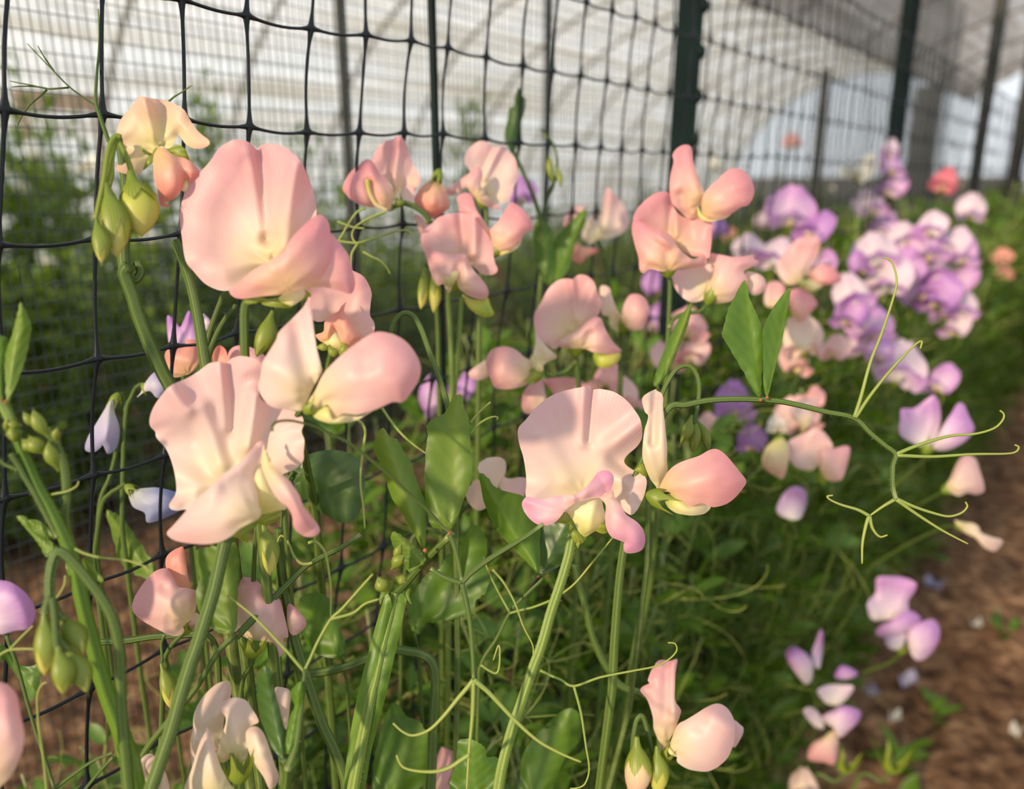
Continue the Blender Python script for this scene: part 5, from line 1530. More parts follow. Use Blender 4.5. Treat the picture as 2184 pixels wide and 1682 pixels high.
leaf(TP, 'p', '1150,465 1172,478 1182,520 1182,590 1170,610 1150,580 1140,530 1138,485', 0.53, (1175, 610), (1150, 470), 'leaf', 0.3, seed=106)

# left climbing plant
LP = empty('climbing_shoot', base_of('g', '430,230 820,1660', 0.275), None, 'hairy climbing shoot with a pointed leaf and bud clusters at the left edge', 'shoot')
stem(LP, 'k', '10,150 40,200 80,280 120,380 140,460', 0.258, 0.258, 11, 10, 'vine_stem', 'stemlight', 160)
stem(LP, 'k', '140,440 190,560 250,700 330,880 420,1040 490,1180 560,1330 620,1480 690,1800 790,2200 900,2600 1010,2900 1120,3200', 0.258, 0.272, 9, 15, 'vine_stem', 'wing', 500, True, ridge=0.25, sides=12)
stem(LP, 'k', '90,590 160,690 220,800 300,930 370,1060 440,1190 500,1300', 0.256, 0.262, 5.5, 6.5, 'leaf_stalk', 'stem', 260)
stem(LP, 'k', '-30,620 40,680 110,710 150,730', 0.256, 0.257, 3.5, 4, 'leaf_stalk', 'stem', 60)
stem(LP, 'k', '400,380 450,450 500,560 540,660 560,760 570,880 565,1000 555,1120 570,1250 600,1400', 0.262, 0.268, 9, 10, 'vine_stem', 'stem', 400)
sheet('g', '430,230 480,330 540,470 590,640 640,790 690,930 720,1090 760,1280 800,1480 830,1640 800,1640 750,1480 700,1280 650,1090 600,850 540,640 480,430 420,270', 0.272, LP, 'stem_wing', M['wing'], (430, 230), vee=(430, 230, 815, 1640, 0.3), bowl=0, curl=0.1, cell=6, seed=107)
leaf(LP, 'd', '130,250 150,280 166,312 200,402 192,480 172,580 140,690 100,790 62,880 40,885 34,780 30,650 40,552 70,480 92,400 112,320', 0.257, (48, 885), (130, 255), 'leafpale', 0.45, teeth=1.0, seed=108)
leaf(LP, 'd', '-40,440 0,462 48,490 40,600 22,700 22,800 18,872 -10,860 -60,700', 0.258, (10, 880), (-20, 450), 'leaf', 0.3, seed=109)
red_nodes(LP, 'd', 0.255, 5, (40, 888), (10, 880))
for (a, b_, c, d, w, m) in ((190, 350, 60, 330, 22, 'leafpale'), (330, 370, 200, 235, 24, 'leafpale'), (420, 460, 285, 215, 34, 'leafpale'), (190, 400, 50, 430, 40, 'leaf'), (400, 600, 250, 440, 42, 'leafpale'), (500, 740, 415, 490, 34, 'leafpale'), (480, 500, 490, 370, 20, 'calyx'), (330, 560, 190, 470, 34, 'leafpale'), (60, 420, 70, 290, 16, 'leafpale')):
    px_bud(LP, 'k', a, b_, c, d, w * 0.85, 0.256, petal=m, cover=0.98, hairs=90)
leaf(LP, 'k', '140,1130 190,1118 240,1150 280,1250 330,1290 400,1310 470,1370 490,1400 440,1440 390,1470 340,1380 290,1310 230,1240 180,1180', 0.264, (440, 1450), (150, 1125), 'leafpale', 0.2, teeth=1.0, seed=110)
leaf(LP, 'k', '240,1160 330,1160 420,1230 470,1310 400,1310 330,1290 280,1250', 0.268, (460, 1310), (245, 1162), 'leafpale', 0.2, seed=111)
leaf(LP, 'k', '700,1490 760,1475 800,1485 795,1540 820,1590 880,1650 870,1690 800,1660 740,1590', 0.268, (700, 1480), (880, 1680), 'leafpale', 0.3, seed=112)
tendrils(LP, 'k', 0.262, 3.2, 1.5, '420,945 480,930 560,915 620,890 660,860 672,825', '640,1400 720,1440 850,1475 1000,1490 1120,1510 1230,1550 1300,1610')
tendrils(LP, 'g', 0.262, 3.0, 2.0, '420,320 415,370 390,420 360,462', '-40,850 0,825 60,795 150,788 225,790', '60,795 120,730 170,680 212,640', '300,1700 280,1500 250,1300 238,1130 245,1060 270,1015 300,1000')
tendrils(LP, 'g', 0.30, 4, 3, '40,700 110,900 180,1150 240,1350 290,1500 360,1720', '320,1700 480,1580 600,1500 720,1450', '540,1690 620,1590 720,1480', mat='stem')
leaf(LP, 'g', '0,760 60,800 110,880 180,900 240,890 260,960 230,1080 180,1120 130,1000 60,900 0,850', 0.32, (30, 780), (240, 1080), 'leaf', 0.2, seed=113)
# horizontal and slanting stems of the tangle
for lab, z, tx, d0, d1, r0, r1 in (
    ('grey green stem lying level behind the large blush flower stalk', 'g', '640,745 760,740 850,730 960,712 1050,705 1180,700 1262,690 1320,700 1380,800 1400,1100', 0.33, 0.34, 7, 7),
    ('slanting green stem passing right of the peach flower seen from behind', 'g', '1780,20 1790,150 1800,300 1830,480 1870,680 1910,830 1950,950 2050,1250 2120,1400 2200,1600', 0.32, 0.33, 10, 11),
    ('curved grey green stem right of the sharp blush flower stalk', 'h', '1490,250 1505,330 1540,450 1570,570 1600,700 1640,800 1680,880 1760,1000 1830,1045 1900,1068 2000,1150 2050,1500', 0.40, 0.42, 7, 8),
    ('thick stem arching over behind the thick winged stem', 'm', '240,1000 350,985 450,965 560,930 650,890 740,850 850,860 950,880 1010,930 1030,1050 1020,1250 1000,1700', 0.37, 0.38, 9, 11)):
    shoot('climbing_shoot', lab, z, tx, d0, d1, r0, r1, hairs=120, root=True, part='vine_stem')
tg = empty('tendril_shoot', U(880, 480, 0.40), None, 'tangle of thin curling tendrils left of the frilled pink flower', 'tendril')
tendrils(tg, 'F6', 0.40, 3.2, 1.8, '440,720 380,740 280,780 180,840 150,870 130,920 140,970 170,1005', '0,810 80,840 150,862 240,870', '250,690 180,720 130,780 80,860 20,960 -40,1020', '10,985 90,995 180,1000 300,970 420,930 500,900 560,890 620,885 660,910 670,940 650,950', '180,1005 130,1090 120,1160 110,1250', '230,1080 300,1120 380,1160 440,1220 470,1280')
tg2 = empty('tendril_shoot', U(880, 980, 0.35), None, 'short curled tendrils right of the broad centre leaf', 'tendril')
tendrils(tg2, 'e', 0.33, 3.4, 1.8, '820,1030 870,970 920,920 955,892', '820,1100 870,1040 930,1000 975,985 1000,990 995,1005')
tg3 = empty('tendril_shoot', U(770, 1000, 0.30), None, 'long thin tendril hanging down right of the large blush flower', 'tendril')
tendrils(tg3, 'e', 0.30, 3.6, 2.0, '100,1000 140,1040 152,1100 135,1220 122,1400 140,1560 150,1700', '260,930 330,1030 400,1110 470,1170 540,1220')
tendrils(tg3, 'e', 0.248, 3.2, 3.6, '-440,1075 -442,1050 -425,1025 -390,1012 -330,1010 -260,1022 -160,1050 -60,1100 60,1160 200,1270 330,1380 450,1490 560,1590 640,1680 720,1740', mat='stem', d1=0.305)


# ================================================================== the rest of the row: whole plants
def leaflet_geo(mb, base, d, n, L, Wd, rng, fold=0.3):
    """one leaflet with a keeled, slightly drooping blade; d direction, n up side"""
    d = d.normalized()
    sd_ = d.cross(n)
    if sd_.length < 1e-4:
        sd_ = d.orthogonal()
    sd_.normalize()
    n = sd_.cross(d)
    prof = (0.10, 0.62, 0.98, 0.95, 0.66, 0.0)
    V, TT, VV = [], [], []
    dr = rng.uniform(-0.05, 0.25)
    tw = rng.uniform(-0.3, 0.3)
    for i, w in enumerate(prof):
        t = i / (len(prof) - 1)
        c = base + d * (L * t) - n * (L * dr * t * t)
        s2 = (sd_ * math.cos(tw * t) + n * math.sin(tw * t))
        for k in (-1, 0, 1):
            V.append(c + s2 * (k * w * Wd * 0.5) + n * (fold * abs(k) * w * Wd * 0.5 + 0.05 * Wd * math.sin(i * 2.6 + k)))
            TT.append(abs(k) * 0.8 + rng.uniform(0, .2))
            VV.append(t - 0.2 * abs(k))
    Fc = []
    for i in range(len(prof) - 1):
        for k in range(2):
            a = i * 3 + k
            Fc.append((a, a + 1, a + 4, a + 3))
    mb.add(V, Fc, TT, VV)


def rvec(rng):
    while True:
        v = Vector((rng.uniform(-1, 1), rng.uniform(-1, 1), rng.uniform(-1, 1)))
        if 0.1 < v.length < 1:
            return v.normalized()


def curl_path(base, d, L, rng, turns=0.7):
    pts = [base]
    d = d.normalized()
    ax = rvec(rng)
    n = 9
    for i in range(n):
        t = i / n
        d = (Matrix.Rotation(turns * 0.35 * (0.2 + 2.2 * t * t), 3, ax) @ d)
        pts.append(pts[-1] + d * (L / n))
    return pts


def plant_meshes(seed, H, nst, spread, leafL, step, leaf_lo=0.05, big=1.0, tend=0.6, lean=(0, 0)):
    rng = random.Random(seed)
    stems, fo = [], MB()
    te = MB()
    for _ in range(nst):
        st = MB()
        stems.append(st)
        b = Vector((rng.uniform(-spread, spread) * 0.5, rng.uniform(-spread, spread) * 0.35, -0.01))
        h = H * rng.uniform(0.72, 1.0)
        top = Vector((rng.uniform(-spread, spread) + lean[0], rng.uniform(-spread, spread) * 0.6 + lean[1], h))
        n = max(4, int(h / 0.07))
        pts = []
        for i in range(n + 1):
            t = i / n
            q = b.lerp(top, t) + Vector((noise.noise(Vector((seed + _ * 3.1, t * 4, 0))) * 0.06, noise.noise(Vector((seed + _ * 3.1, t * 4, 5))) * 0.05, 0)) * min(1, t * 3)
            pts.append(tuple(q))
        sm = [Vector(q) for q in catmull(pts, 3)]
        tube(st, sm, [0.0026 * big * (1 - 0.45 * i / len(sm)) for i in range(len(sm))], 6, ridge=0.1)
        z = leaf_lo
        while z < h:
            t = z / h
            i = min(len(sm) - 2, int(t * (len(sm) - 1)))
            c = sm[i]
            az = rng.uniform(0, 6.283)
            d = Vector((math.cos(az), math.sin(az), rng.uniform(0.1, 0.9))).normalized()
            sl = rng.uniform(0.02, 0.05) * big
            e = c + d * sl
            tube(te, [c, c + d * sl * 0.5 + Vector((0, 0, 0.002)), e], [0.0011 * big] * 3, 4, cap=False)
            side = d.cross(Vector((0, 0, 1))).normalized()
            for sg in (-1, 1):
                dd = (d * 0.6 + side * sg * 0.55 + Vector((0, 0, rng.uniform(-0.1, 0.6)))).normalized()
                leaflet_geo(fo, e, dd, Vector((0, 0, 1)) + rvec(rng) * 0.6, leafL * rng.uniform(0.6, 1.15), leafL * rng.uniform(0.28, 0.48), rng)
            if rng.random() < tend:
                f = e + d * 0.025
                tube(te, [e, f], [0.0009 * big] * 2, 4, cap=False)
                for _k in range(rng.choice((2, 3))):
                    cp = curl_path(f, (d + rvec(rng) * 0.8), rng.uniform(0.04, 0.09), rng)
                    tube(te, cp, [0.0007 * big * (1 - 0.5 * j / len(cp)) for j in range(len(cp))], 4, cap=False)
            if rng.random() < 0.5:   # clasping leaf at the joint
                leaflet_geo(fo, c, (d + Vector((0, 0, 0.6)) + rvec(rng) * 0.4), rvec(rng) + Vector((0, 0, 0.7)), leafL * rng.uniform(0.25, 0.5), leafL * 0.2, rng)
            z += step * rng.uniform(0.6, 1.4)
    fo.add(te.v, te.f, te.t, te.w, 1)
    return stems, fo


def place_plant(pr, loc, rz, sc, label, group, split, sxy=1.0):
    if split:
        e = bpy.data.objects.new('sweet_pea_plant', None)
    else:
        e = bpy.data.objects.new('sweet_pea_plant', pr['all'])
    COL.objects.link(e)
    e.location = loc
    e.rotation_euler = (0, 0, rz)
    e.scale = (sc * sxy, sc * sxy, sc)
    WL[e.name] = Vector(loc)
    tag(e, label, 'plant', group)
    if split:
        for nm, me in pr['parts']:
            o = bpy.data.objects.new(nm, me)
            COL.objects.link(o)
            o.parent = e
    return e


def protos(args, mats):
    out = []
    for a in args:
        stems, fo = plant_meshes(**a)
        parts = [('vine_stem', x.mesh('vine_stem', M[mats[0]])) for x in stems]
        parts.append(('foliage', fo.mesh('foliage', [M[mats[1]], M[mats[2]]])))
        al = MB()
        for x in stems:
            al.add(x.v, x.f, x.t, x.w, 0)
        b0 = len(al.v)
        al.v += fo.v
        al.t += fo.t
        al.w += fo.w
        al.f += [tuple(i + b0 for i in f) for f in fo.f]
        al.mi += [i + 1 for i in fo.mi]
        out.append({'parts': parts, 'all': al.mesh('sweet_pea_plant', [M[mats[0]], M[mats[1]], M[mats[2]]])})
    return out


# plants of the near row, standing between the path and the net
def z_top(s):
    for (a, za), (b, zb) in zip(ZT, ZT[1:]):
        if s <= b:
            return za + (zb - za) * max(0, (s - a)) / (b - a)
    return ZT[-1][1]


ZT = [(0.10, 0.50), (0.2, 0.58), (0.35, 0.655), (0.5, 0.70), (0.7, 0.745), (1.0, 0.79), (1.5, 0.80), (3.0, 0.84), (9.0, 0.86)]
PR = protos([dict(seed=11, H=1.0, nst=7, spread=0.11, leafL=0.055, step=0.040), dict(seed=12, H=1.0, nst=8, spread=0.12, leafL=0.050, step=0.042), dict(seed=13, H=1.0, nst=7, spread=0.11, leafL=0.058, step=0.040), dict(seed=14, H=1.0, nst=8, spread=0.12, leafL=0.052, step=0.038)], ('stem', 'leaf', 'tendril'))
rp = random.Random(21)
ROWP = []
s = 0.30
ROWP += [(0.10, 0.43), (0.19, 0.45), (0.27, 0.44), (0.14, 0.50), (0.30, 0.51)]
while s < 9.0:
    ROWP.append((s, 0.30 + rp.uniform(-0.015, 0.03)))
    if s > 0.35:
        ROWP.append((s + 0.05, 0.44 + rp.uniform(-0.03, 0.05)))
    if 0.4 < s < 3.2:
        ROWP.append((s, 0.52 + rp.uniform(-0.03, 0.02)))
    s += 0.11 if s < 1.2 else (0.17 if s < 3 else 0.33)
for i, (s, p) in enumerate(ROWP):
    H = z_top(s) * rp.uniform(0.92, 1.03)
    if p > 0.36:
        H *= 0.97
    if s < 1.2:
        lab, grp = 'leafy green vine plant with curling tendrils in the tangle behind the sharp flowers', 'vine plants of the near row'
    elif s < 3.0:
        lab, grp = 'soft green vine plant further along the near row under the lilac blooms', 'vine plants under the lilac blooms'
    else:
        lab, grp = 'blurred green vine plant at the far end of the near row by the path', 'vine plants at the far end of the row'
    place_plant(PR[i % 4], W(s, p, 0), rp.uniform(0, 6.28), H, lab, grp, s < 1.0)

# second row, far behind the net
PR2 = protos([dict(seed=31, H=1.0, nst=10, spread=0.26, leafL=0.075, step=0.035, big=1.3, tend=0.3), dict(seed=32, H=1.0, nst=10, spread=0.26, leafL=0.08, step=0.035, big=1.3, tend=0.3), dict(seed=33, H=1.0, nst=11, spread=0.28, leafL=0.07, step=0.035, big=1.3, tend=0.3)], ('farleaf', 'farleaf', 'farleaf'))
ROW2 = []
s = -1.4
k = 0
while s < 9:
    for p, hh in ((2.0, 0.86), (2.3, 0.97), (2.65, 1.02)):
        H = hh * rp.uniform(0.88, 1.08) * (1.0 if s < 0.9 else max(0.76, 1.0 - 0.30 * (s - 0.9)))
        ROW2.append((s + rp.uniform(-.06, .06), p, H))
        e = place_plant(PR2[k % 3], W(s, p + rp.uniform(-.05, .05), 0), rp.uniform(0, 6.28), H, 'blurred dark green leafy plant in the row behind the black net at the left', 'plants of the row behind the net', False)
        k += 1
    s += 0.26 if s < 2.5 else 0.5


for px, py, pd in ((30, 95, 2.3), (70, 150, 2.2), (430, 165, 2.1), (735, 270, 2.0), (560, 235, 2.2), (1000, 190, 2.2)):
    q = on_plane(px, py, pd)
    place_plant(PR2[k % 3], W(q.dot(ROW), pd, 0), rp.uniform(0, 6.28), q.z, 'tall green sprig rising above the leafy row before the white roof', 'tall sprigs of the row behind the net', False, 0.42)
    k += 1


# ================================================================== flowers further along the row
def surf(mb, nu, nv, fn, tfn, mi=0):
    V, TT, VV = [], [], []
    for i in range(nu + 1):
        for j in range(nv + 1):
            u, v = i / nu * 2 - 1, j / nv
            V.append(Vector(fn(u, v)))
            TT.append(tfn(u, v))
            VV.append(math.atan2(u, v + 0.15))
    Fc = [(i * (nv + 1) + j, (i + 1) * (nv + 1) + j, (i + 1) * (nv + 1) + j + 1, i * (nv + 1) + j + 1) for i in range(nu) for j in range(nv)]
    mb.add(V, Fc, TT, VV, mi)


def flower_geo(seed, openness=1.0):
    """unit sweet pea: faces +Y, standard about one unit tall"""
    rng = random.Random(seed)
    a1, a2, a3 = rng.uniform(0, 6), rng.uniform(0.03, 0.07), rng.uniform(0.8, 1.2)
    back = rng.uniform(0.15, 0.4)
    st, wl, wr, ke, ca = MB(), MB(), MB(), MB(), MB()

    def std(u, v):
        w = 0.10 + 0.56 * math.sin(math.pi * min(1, 0.06 + 0.80 * v) ** 0.9) ** 0.75 if v < 0.97 else 0.30
        w *= openness
        x = u * w
        z = 1.02 * v - 0.10 * v * math.exp(-(u / 0.16) ** 2) - 0.22 * (abs(u) ** 2.4) * (v ** 1.5) + (-0.14 * abs(u) * (1 - v))
        y = -back * v * v + 0.10 * v - 0.22 * u * u * v + a2 * math.sin(u * 7 + a1) * v * (0.3 + abs(u)) + 0.05 * math.exp(-(u / 0.1) ** 2) * v
        return (x, y, z)
    surf(st, 14, 10, std, lambda u, v: min(1, 0.15 + 0.85 * max(v, abs(u) * 0.9)))
    for sg, mb in ((-1, wl), (1, wr)):
        sp_ = rng.uniform(0.10, 0.34)

        def wing(u, v, sg=sg, sp_=sp_):
            t = (u + 1) / 2
            y = 0.05 + 0.66 * t * a3 - 0.10 * v
            z = 0.08 + 0.34 * math.sin(math.pi * (0.15 + 0.60 * t)) - v * (0.10 + 0.46 * math.sin(math.pi * min(1, 0.1 + 0.85 * t)))
            x = sg * (0.02 + (sp_ + 0.25 * t) * v ** 1.1 + 0.10 * math.sin(math.pi * v) + 0.02 * math.sin(t * 9 + a1))
            return (x, y, z)
        surf(mb, 9, 7, wing, lambda u, v: min(1, 0.25 + 0.6 * (u + 1) / 2 + 0.15 * (1 - v)))

    def keel(u, v):
        t = (u + 1) / 2
        r = 0.10 * math.sin(math.pi * (0.08 + 0.88 * t))
        a = v * 6.2832
        return (r * 0.7 * math.cos(a), 0.04 + 0.46 * t, 0.02 + 0.12 * t * t + r * math.sin(a))
    surf(ke, 6, 8, keel, lambda u, v: (u + 1) / 2)
    calyx_mesh(ca, Vector((0, -0.17, -0.10)), Vector((0, 1, 0.35)), 0.30, cup=0.5, radius=0.40, tooth=0.7)
    tube(ca, [Vector((0, -0.16, -0.10)), Vector((0, -0.24, -0.16)), Vector((0, -0.28, -0.30)), Vector((0, -0.27, -0.42))], [0.035, 0.03, 0.03, 0.03], 6)
    return st, wl, wr, ke, ca


GEO = [flower_geo(40 + i, (1.0, 0.9, 1.05, 0.75)[i % 4]) for i in range(4)]
_cache = {}


def flower_mesh(kind, colour):
    key = (kind, colour)
    if key not in _cache:
        st, wl, wr, ke, ca = GEO[kind]
        wcol = {'lilac': 'lilac', 'palelilac': 'lilac', 'blush': 'pink', 'ivory': 'blush'}.get(colour, colour)
        _cache[key] = [('standard_petal', st.mesh('standard_petal', M[colour])), ('wing_petal', wl.mesh('wing_petal', M[wcol])), ('wing_petal', wr.mesh('wing_petal', M[wcol])), ('keel_petal', ke.mesh('keel_petal', M['keel' if colour not in ('white', 'palelilac') else 'white'])), ('calyx', ca.mesh('calyx', M['calyx']))]
    return _cache[key]


def flower_joined(kind, colour):
    key = (kind, colour, 'j')
    if key not in _cache:
        mb = MB()
        for g, mi in zip(GEO[kind], (0, 1, 1, 2, 3)):
            mb.add(g.v, g.f, g.t, g.w, mi)
        wcol = {'lilac': 'lilac', 'palelilac': 'lilac', 'blush': 'pink', 'ivory': 'blush'}.get(colour, colour)
        _cache[key] = mb.mesh('blossom', [M[colour], M[wcol], M['keel'], M['calyx']])
    return _cache[key]


rf = random.Random(77)


def far_spray(label, flowers, D=None, group=None, stalk_r=0.0011, joined=None):
    """flowers: (px, py, width in px, colour, yaw in degrees[, pitch, roll])"""
    f0 = flowers[-1]
    D0 = D or 0.052 * F / f0[2]
    c0 = U(f0[0], f0[1], D0)
    g = W(c0.dot(ROW) - 0.02, max(0.31, c0.dot(NRM) + 0.04), 0)
    e = empty('sweet_pea_spray', g, None, label, 'flower spray', group)
    ends = []
    for i, f in enumerate(flowers):
        d = (D or 0.052 * F / f[2]) if D is None else D + rf.uniform(-0.015, 0.015) * D
        w = f[2] * d / F
        c = U(f[0], f[1], d)
        sc = w / 1.15
        to = CAM - c
        to.z *= 0.4
        yaw = math.radians(f[4])
        fw = Matrix.Rotation(yaw, 3, 'Z') @ to.normalized()
        up = Vector((0, 0, 1))
        sx = fw.cross(up).normalized()
        up = sx.cross(fw)
        R = Matrix((sx, fw, up)).transposed()
        pit = math.radians(f[5] if len(f) > 5 else rf.uniform(-10, 15))
        rol = math.radians(f[6] if len(f) > 6 else rf.uniform(-15, 15))
        R = R @ Matrix.Rotation(pit, 3, 'X') @ Matrix.Rotation(rol, 3, 'Y')
        loc = c - R @ Vector((0, 0.05, 0.42)) * sc
        kind = rf.randrange(4)
        mat = Matrix.Translation(loc - g) @ R.to_4x4() @ Matrix.Diagonal((sc, sc, sc, 1))
        if f[2] >= 70 and not joined:
            b = bpy.data.objects.new('blossom', None)
            COL.objects.link(b)
            b.parent = e
            b.matrix_local = mat
            b.empty_display_size = 0.01
            for nm, me in flower_mesh(kind, f[3]):
                o = bpy.data.objects.new(nm, me)
                COL.objects.link(o)
                o.parent = b
        else:
            o = bpy.data.objects.new('blossom', flower_joined(kind, f[3]))
            COL.objects.link(o)
            o.parent = e
            o.matrix_local = mat
        ends.append(loc + R @ Vector((0, -0.27, -0.42)) * sc)
    mb = MB()
    lo = min(ends, key=lambda q: q.z)
    mid = lo + Vector((0, 0, -0.035)) + NRM * 0.03
    path = [Vector(q) for q in catmull([tuple(lo), tuple(mid), tuple(Vector((g.x, g.y, mid.z)).lerp(mid, 0.25) - Vector((0, 0, 0.10 * min(1, mid.z)))), tuple(g)], 6)]
    tube(mb, path, [stalk_r] * len(path), 6)
    for q in ends:
        if q is not lo:
            c = [Vector(x) for x in catmull([tuple(q), tuple(q.lerp(mid, 0.4) - Vector((0, 0, 0.015))), tuple(mid)], 5)]
            tube(mb, c, [stalk_r * 0.8] * len(c), 5)
    mb.build('flower_stalk', M['stem'], e)
    return e


FAR = [
    ('large lilac bloom group right of the tall coral cluster', [(1690, 443, 96, 'lilac', 10), (1738, 482, 80, 'purple', -40), (1600, 527, 62, 'palelilac', 20), (1656, 540, 84, 'palelilac', -10), (1745, 562, 70, 'lilac', -50)], 0.88),
    ('tall narrow lilac spray, highest of the blurred lilac blooms', [(1899, 314, 40, 'palelilac', 0), (1905, 350, 56, 'lilac', 30), (1902, 395, 58, 'lilac', -30), (1856, 432, 66, 'palelilac', 20), (1886, 478, 62, 'lilac', -10)], 1.25),
    ('wide round mass of pale lilac blooms before the slim dark posts', [(1930, 500, 62, 'palelilac', 10), (1985, 478, 60, 'palelilac', -20), (1973, 522, 88, 'lilac', 20), (2028, 512, 72, 'palelilac', -30), (2060, 535, 66, 'lilac', 10), (1930, 560, 80, 'lilac', 0), (1985, 570, 84, 'palelilac', 30), (2045, 590, 74, 'lilac', -40), (1950, 612, 80, 'lilac', 40), (1995, 622, 84, 'purple', -20)], 0.98),
    ('pale pinkish lilac bloom pair left in the round lilac mass', [(1868, 534, 84, 'palelilac', 15), (1890, 588, 92, 'palelilac', -15), (1835, 560, 54, 'purple', 30)], 0.92),
    ('faded lilac blooms hanging at the lower right of the round lilac mass', [(2052, 646, 70, 'palelilac', 20), (2036, 690, 60, 'palelilac', -30), (2010, 655, 60, 'lilac', 0)], 1.0),
    ('dusky lilac blooms between the soft pink bloom and the long upright tendril', [(1816, 622, 88, 'palelilac', 10), (1808, 664, 70, 'purple', -30), (1858, 690, 88, 'lilac', 20), (1842, 730, 70, 'palelilac', -20)], 0.85),
    ('white and lilac bloom behind the shorter upright tendril', [(1922, 775, 105, 'palelilac', 15), (2004, 806, 70, 'lilac', -30), (1880, 745, 60, 'lilac', 0)], 0.82),
    ('violet blooms behind the stalk of the two upright leaflets', [(1566, 853, 92, 'purple', 10), (1600, 935, 60, 'purple', -20)], 0.70),
    ('small blush blooms just under the tendril leaf stalk', [(1703, 885, 84, 'blush', 20), (1730, 850, 60, 'pink', -30), (1658, 902, 46, 'white', 0)], 0.66),
    ('blush white blooms right of the two upright leaflets', [(1712, 715, 96, 'ivory', 0), (1778, 740, 60, 'blush', -30), (1700, 765, 70, 'blush', 30)], 0.68),
    ('blurred pink blooms behind the hooked bud stalk', [(1472, 690, 76, 'pink', 20), (1470, 745, 76, 'blush', -20), (1425, 760, 70, 'blush', 40), (1510, 905, 52, 'blush', 0)], 0.64),
    ('small red pink bloom far away at the upper right', [(2016, 383, 58, 'red', 0)], 1.5),
    ('far white bloom left of the tall narrow lilac spray', [(1838, 356, 66, 'white', -30)], 1.2),
    ('bright white bud right of the studded post top of the coral cluster', [(1528, 350, 34, 'white', 0)], 1.4),
    ('pale lilac bloom far right above the round lilac mass', [(2073, 442, 58, 'palelilac', 10)], 1.25),
    ('small coral blooms at the far right edge of the row', [(2138, 545, 36, 'coral', 0), (2140, 578, 34, 'coral', 20)], 1.8),
    ('small violet blooms right of the middle flower with white throat', [(1530, 483, 46, 'purple', 0), (1400, 604, 56, 'purple', 20), (1398, 675, 66, 'purple', -20)], 0.9),
    ('lilac petals behind the stalk of the frilled pink flower', [(935, 845, 92, 'lilac', 20), (985, 822, 66, 'purple', -40)], 0.62),
    ('small violet bloom peeping out behind the very pale pink flower', [(1112, 405, 62, 'purple', 10)], 0.75),
    ('blush petals behind the sharp blush flower, upper right', [(1330, 840, 84, 'blush', 20), (1290, 800, 64, 'pink', -30)], 0.56),
    ('white petal peeping out left of the sharp blush flower', [(1060, 1040, 120, 'ivory', 70, -30, 60)], 0.40),
    ('pink flower tube at the bottom edge below the forked tendril', [(950, 1660, 110, 'pink', 90, -60, 0)], 0.43),
    ('pale cream bloom low at the bottom right corner of the tangle', [(1716, 1676, 70, 'ivory', 10)], 0.72),
]


def traced(label, z, D, petals, st, cal=()):
    e = spray(label, z, st, D + 0.012, D + 0.14, 3.2, 2.6, hairs=0)
    b = None
    for i, (mat, base, tx, bowl) in enumerate(petals):
        if b is None or base is not None:
            b = blossom(e, z, base[0], base[1], D)
            bs = base
        sheet(z, tx, D - 0.012 * (1 if bowl < 0 else 0), b, 'standard_petal' if bowl > 0 else 'wing_petal', M[mat], bs, bowl=bowl, curl=0.25, ruffle=0.07, seed=200 + i)
    for c in cal:
        px_calyx(b, z, *c, D + 0.002, cup=0.5)
    return e


traced('soft pink bloom with a wing to its right, before the large lilac group', 'r', 0.62, [
    ('pink', (790, 960), '640,830 700,740 770,672 850,660 908,682 892,770 855,830 840,880 795,920 740,960 690,950 650,900', 0.3),
    ('rose', None, '830,892 900,842 970,840 1010,870 1042,930 980,960 900,952 850,932', -0.4),
    ('keel', None, '770,930 850,930 930,958 865,1000 800,982', -0.4),
    ('rose', (740, 1180), '715,1000 780,980 850,1020 890,1080 852,1130 790,1202 740,1160 712,1080', -0.4),
    ('ivory', (760, 1400), '700,1180 800,1160 862,1200 850,1310 792,1372 720,1300', 0.2),
    ('pink', (620, 1100), '575,960 640,940 690,980 680,1060 620,1100 560,1080', 0.2)], '780,1000 765,1150 740,1350 700,1500')
traced('single white lilac flower with two large lobes above the soil path', 'f', 0.60, [
    ('lilac', (1560, 1190), '1392,1010 1400,935 1480,930 1560,872 1610,848 1642,900 1652,980 1640,1060 1605,1150 1560,1190 1470,1152 1400,1110 1384,1060', 0.3),
    ('lilac', None, '1600,1180 1655,1060 1720,960 1760,900 1800,908 1832,980 1866,1060 1822,1130 1740,1182 1660,1202', -0.35)], '1560,1200 1520,1280 1400,1390 1200,1540 1000,1750', [(1545, 1230, 1580, 1150, 40)])
traced('peach blooms and cream bud low under the tendril leaf stalk', 'f', 0.58, [
    ('cream', (600, 1140), '505,1270 530,1190 580,1140 650,1130 682,1200 672,1300 640,1382 590,1362 530,1322', -0.5),
    ('blush', (880, 1380), '660,1160 790,1082 850,1060 912,1092 962,1180 890,1220 862,1300 800,1332 700,1282', 0.3),
    ('pink', None, '870,1202 960,1190 1040,1170 1072,1200 1042,1330 1010,1392 930,1392 880,1322', -0.35),
    ('blush', (780, 1040), '700,902 790,872 882,870 862,902 822,932 832,980 802,1052 740,1032 690,982', -0.2)], '880,1390 860,1480 800,1600 700,1750', [(640, 1100, 590, 1200, 36), (900, 1420, 890, 1330, 40)])
traced('single lilac bloom low under the peach blooms', 'f', 0.64, [
    ('lilac', (690, 1650), '600,1590 640,1482 710,1432 780,1452 792,1540 752,1632 680,1642', 0.3)], '690,1650 670,1740 600,1900')
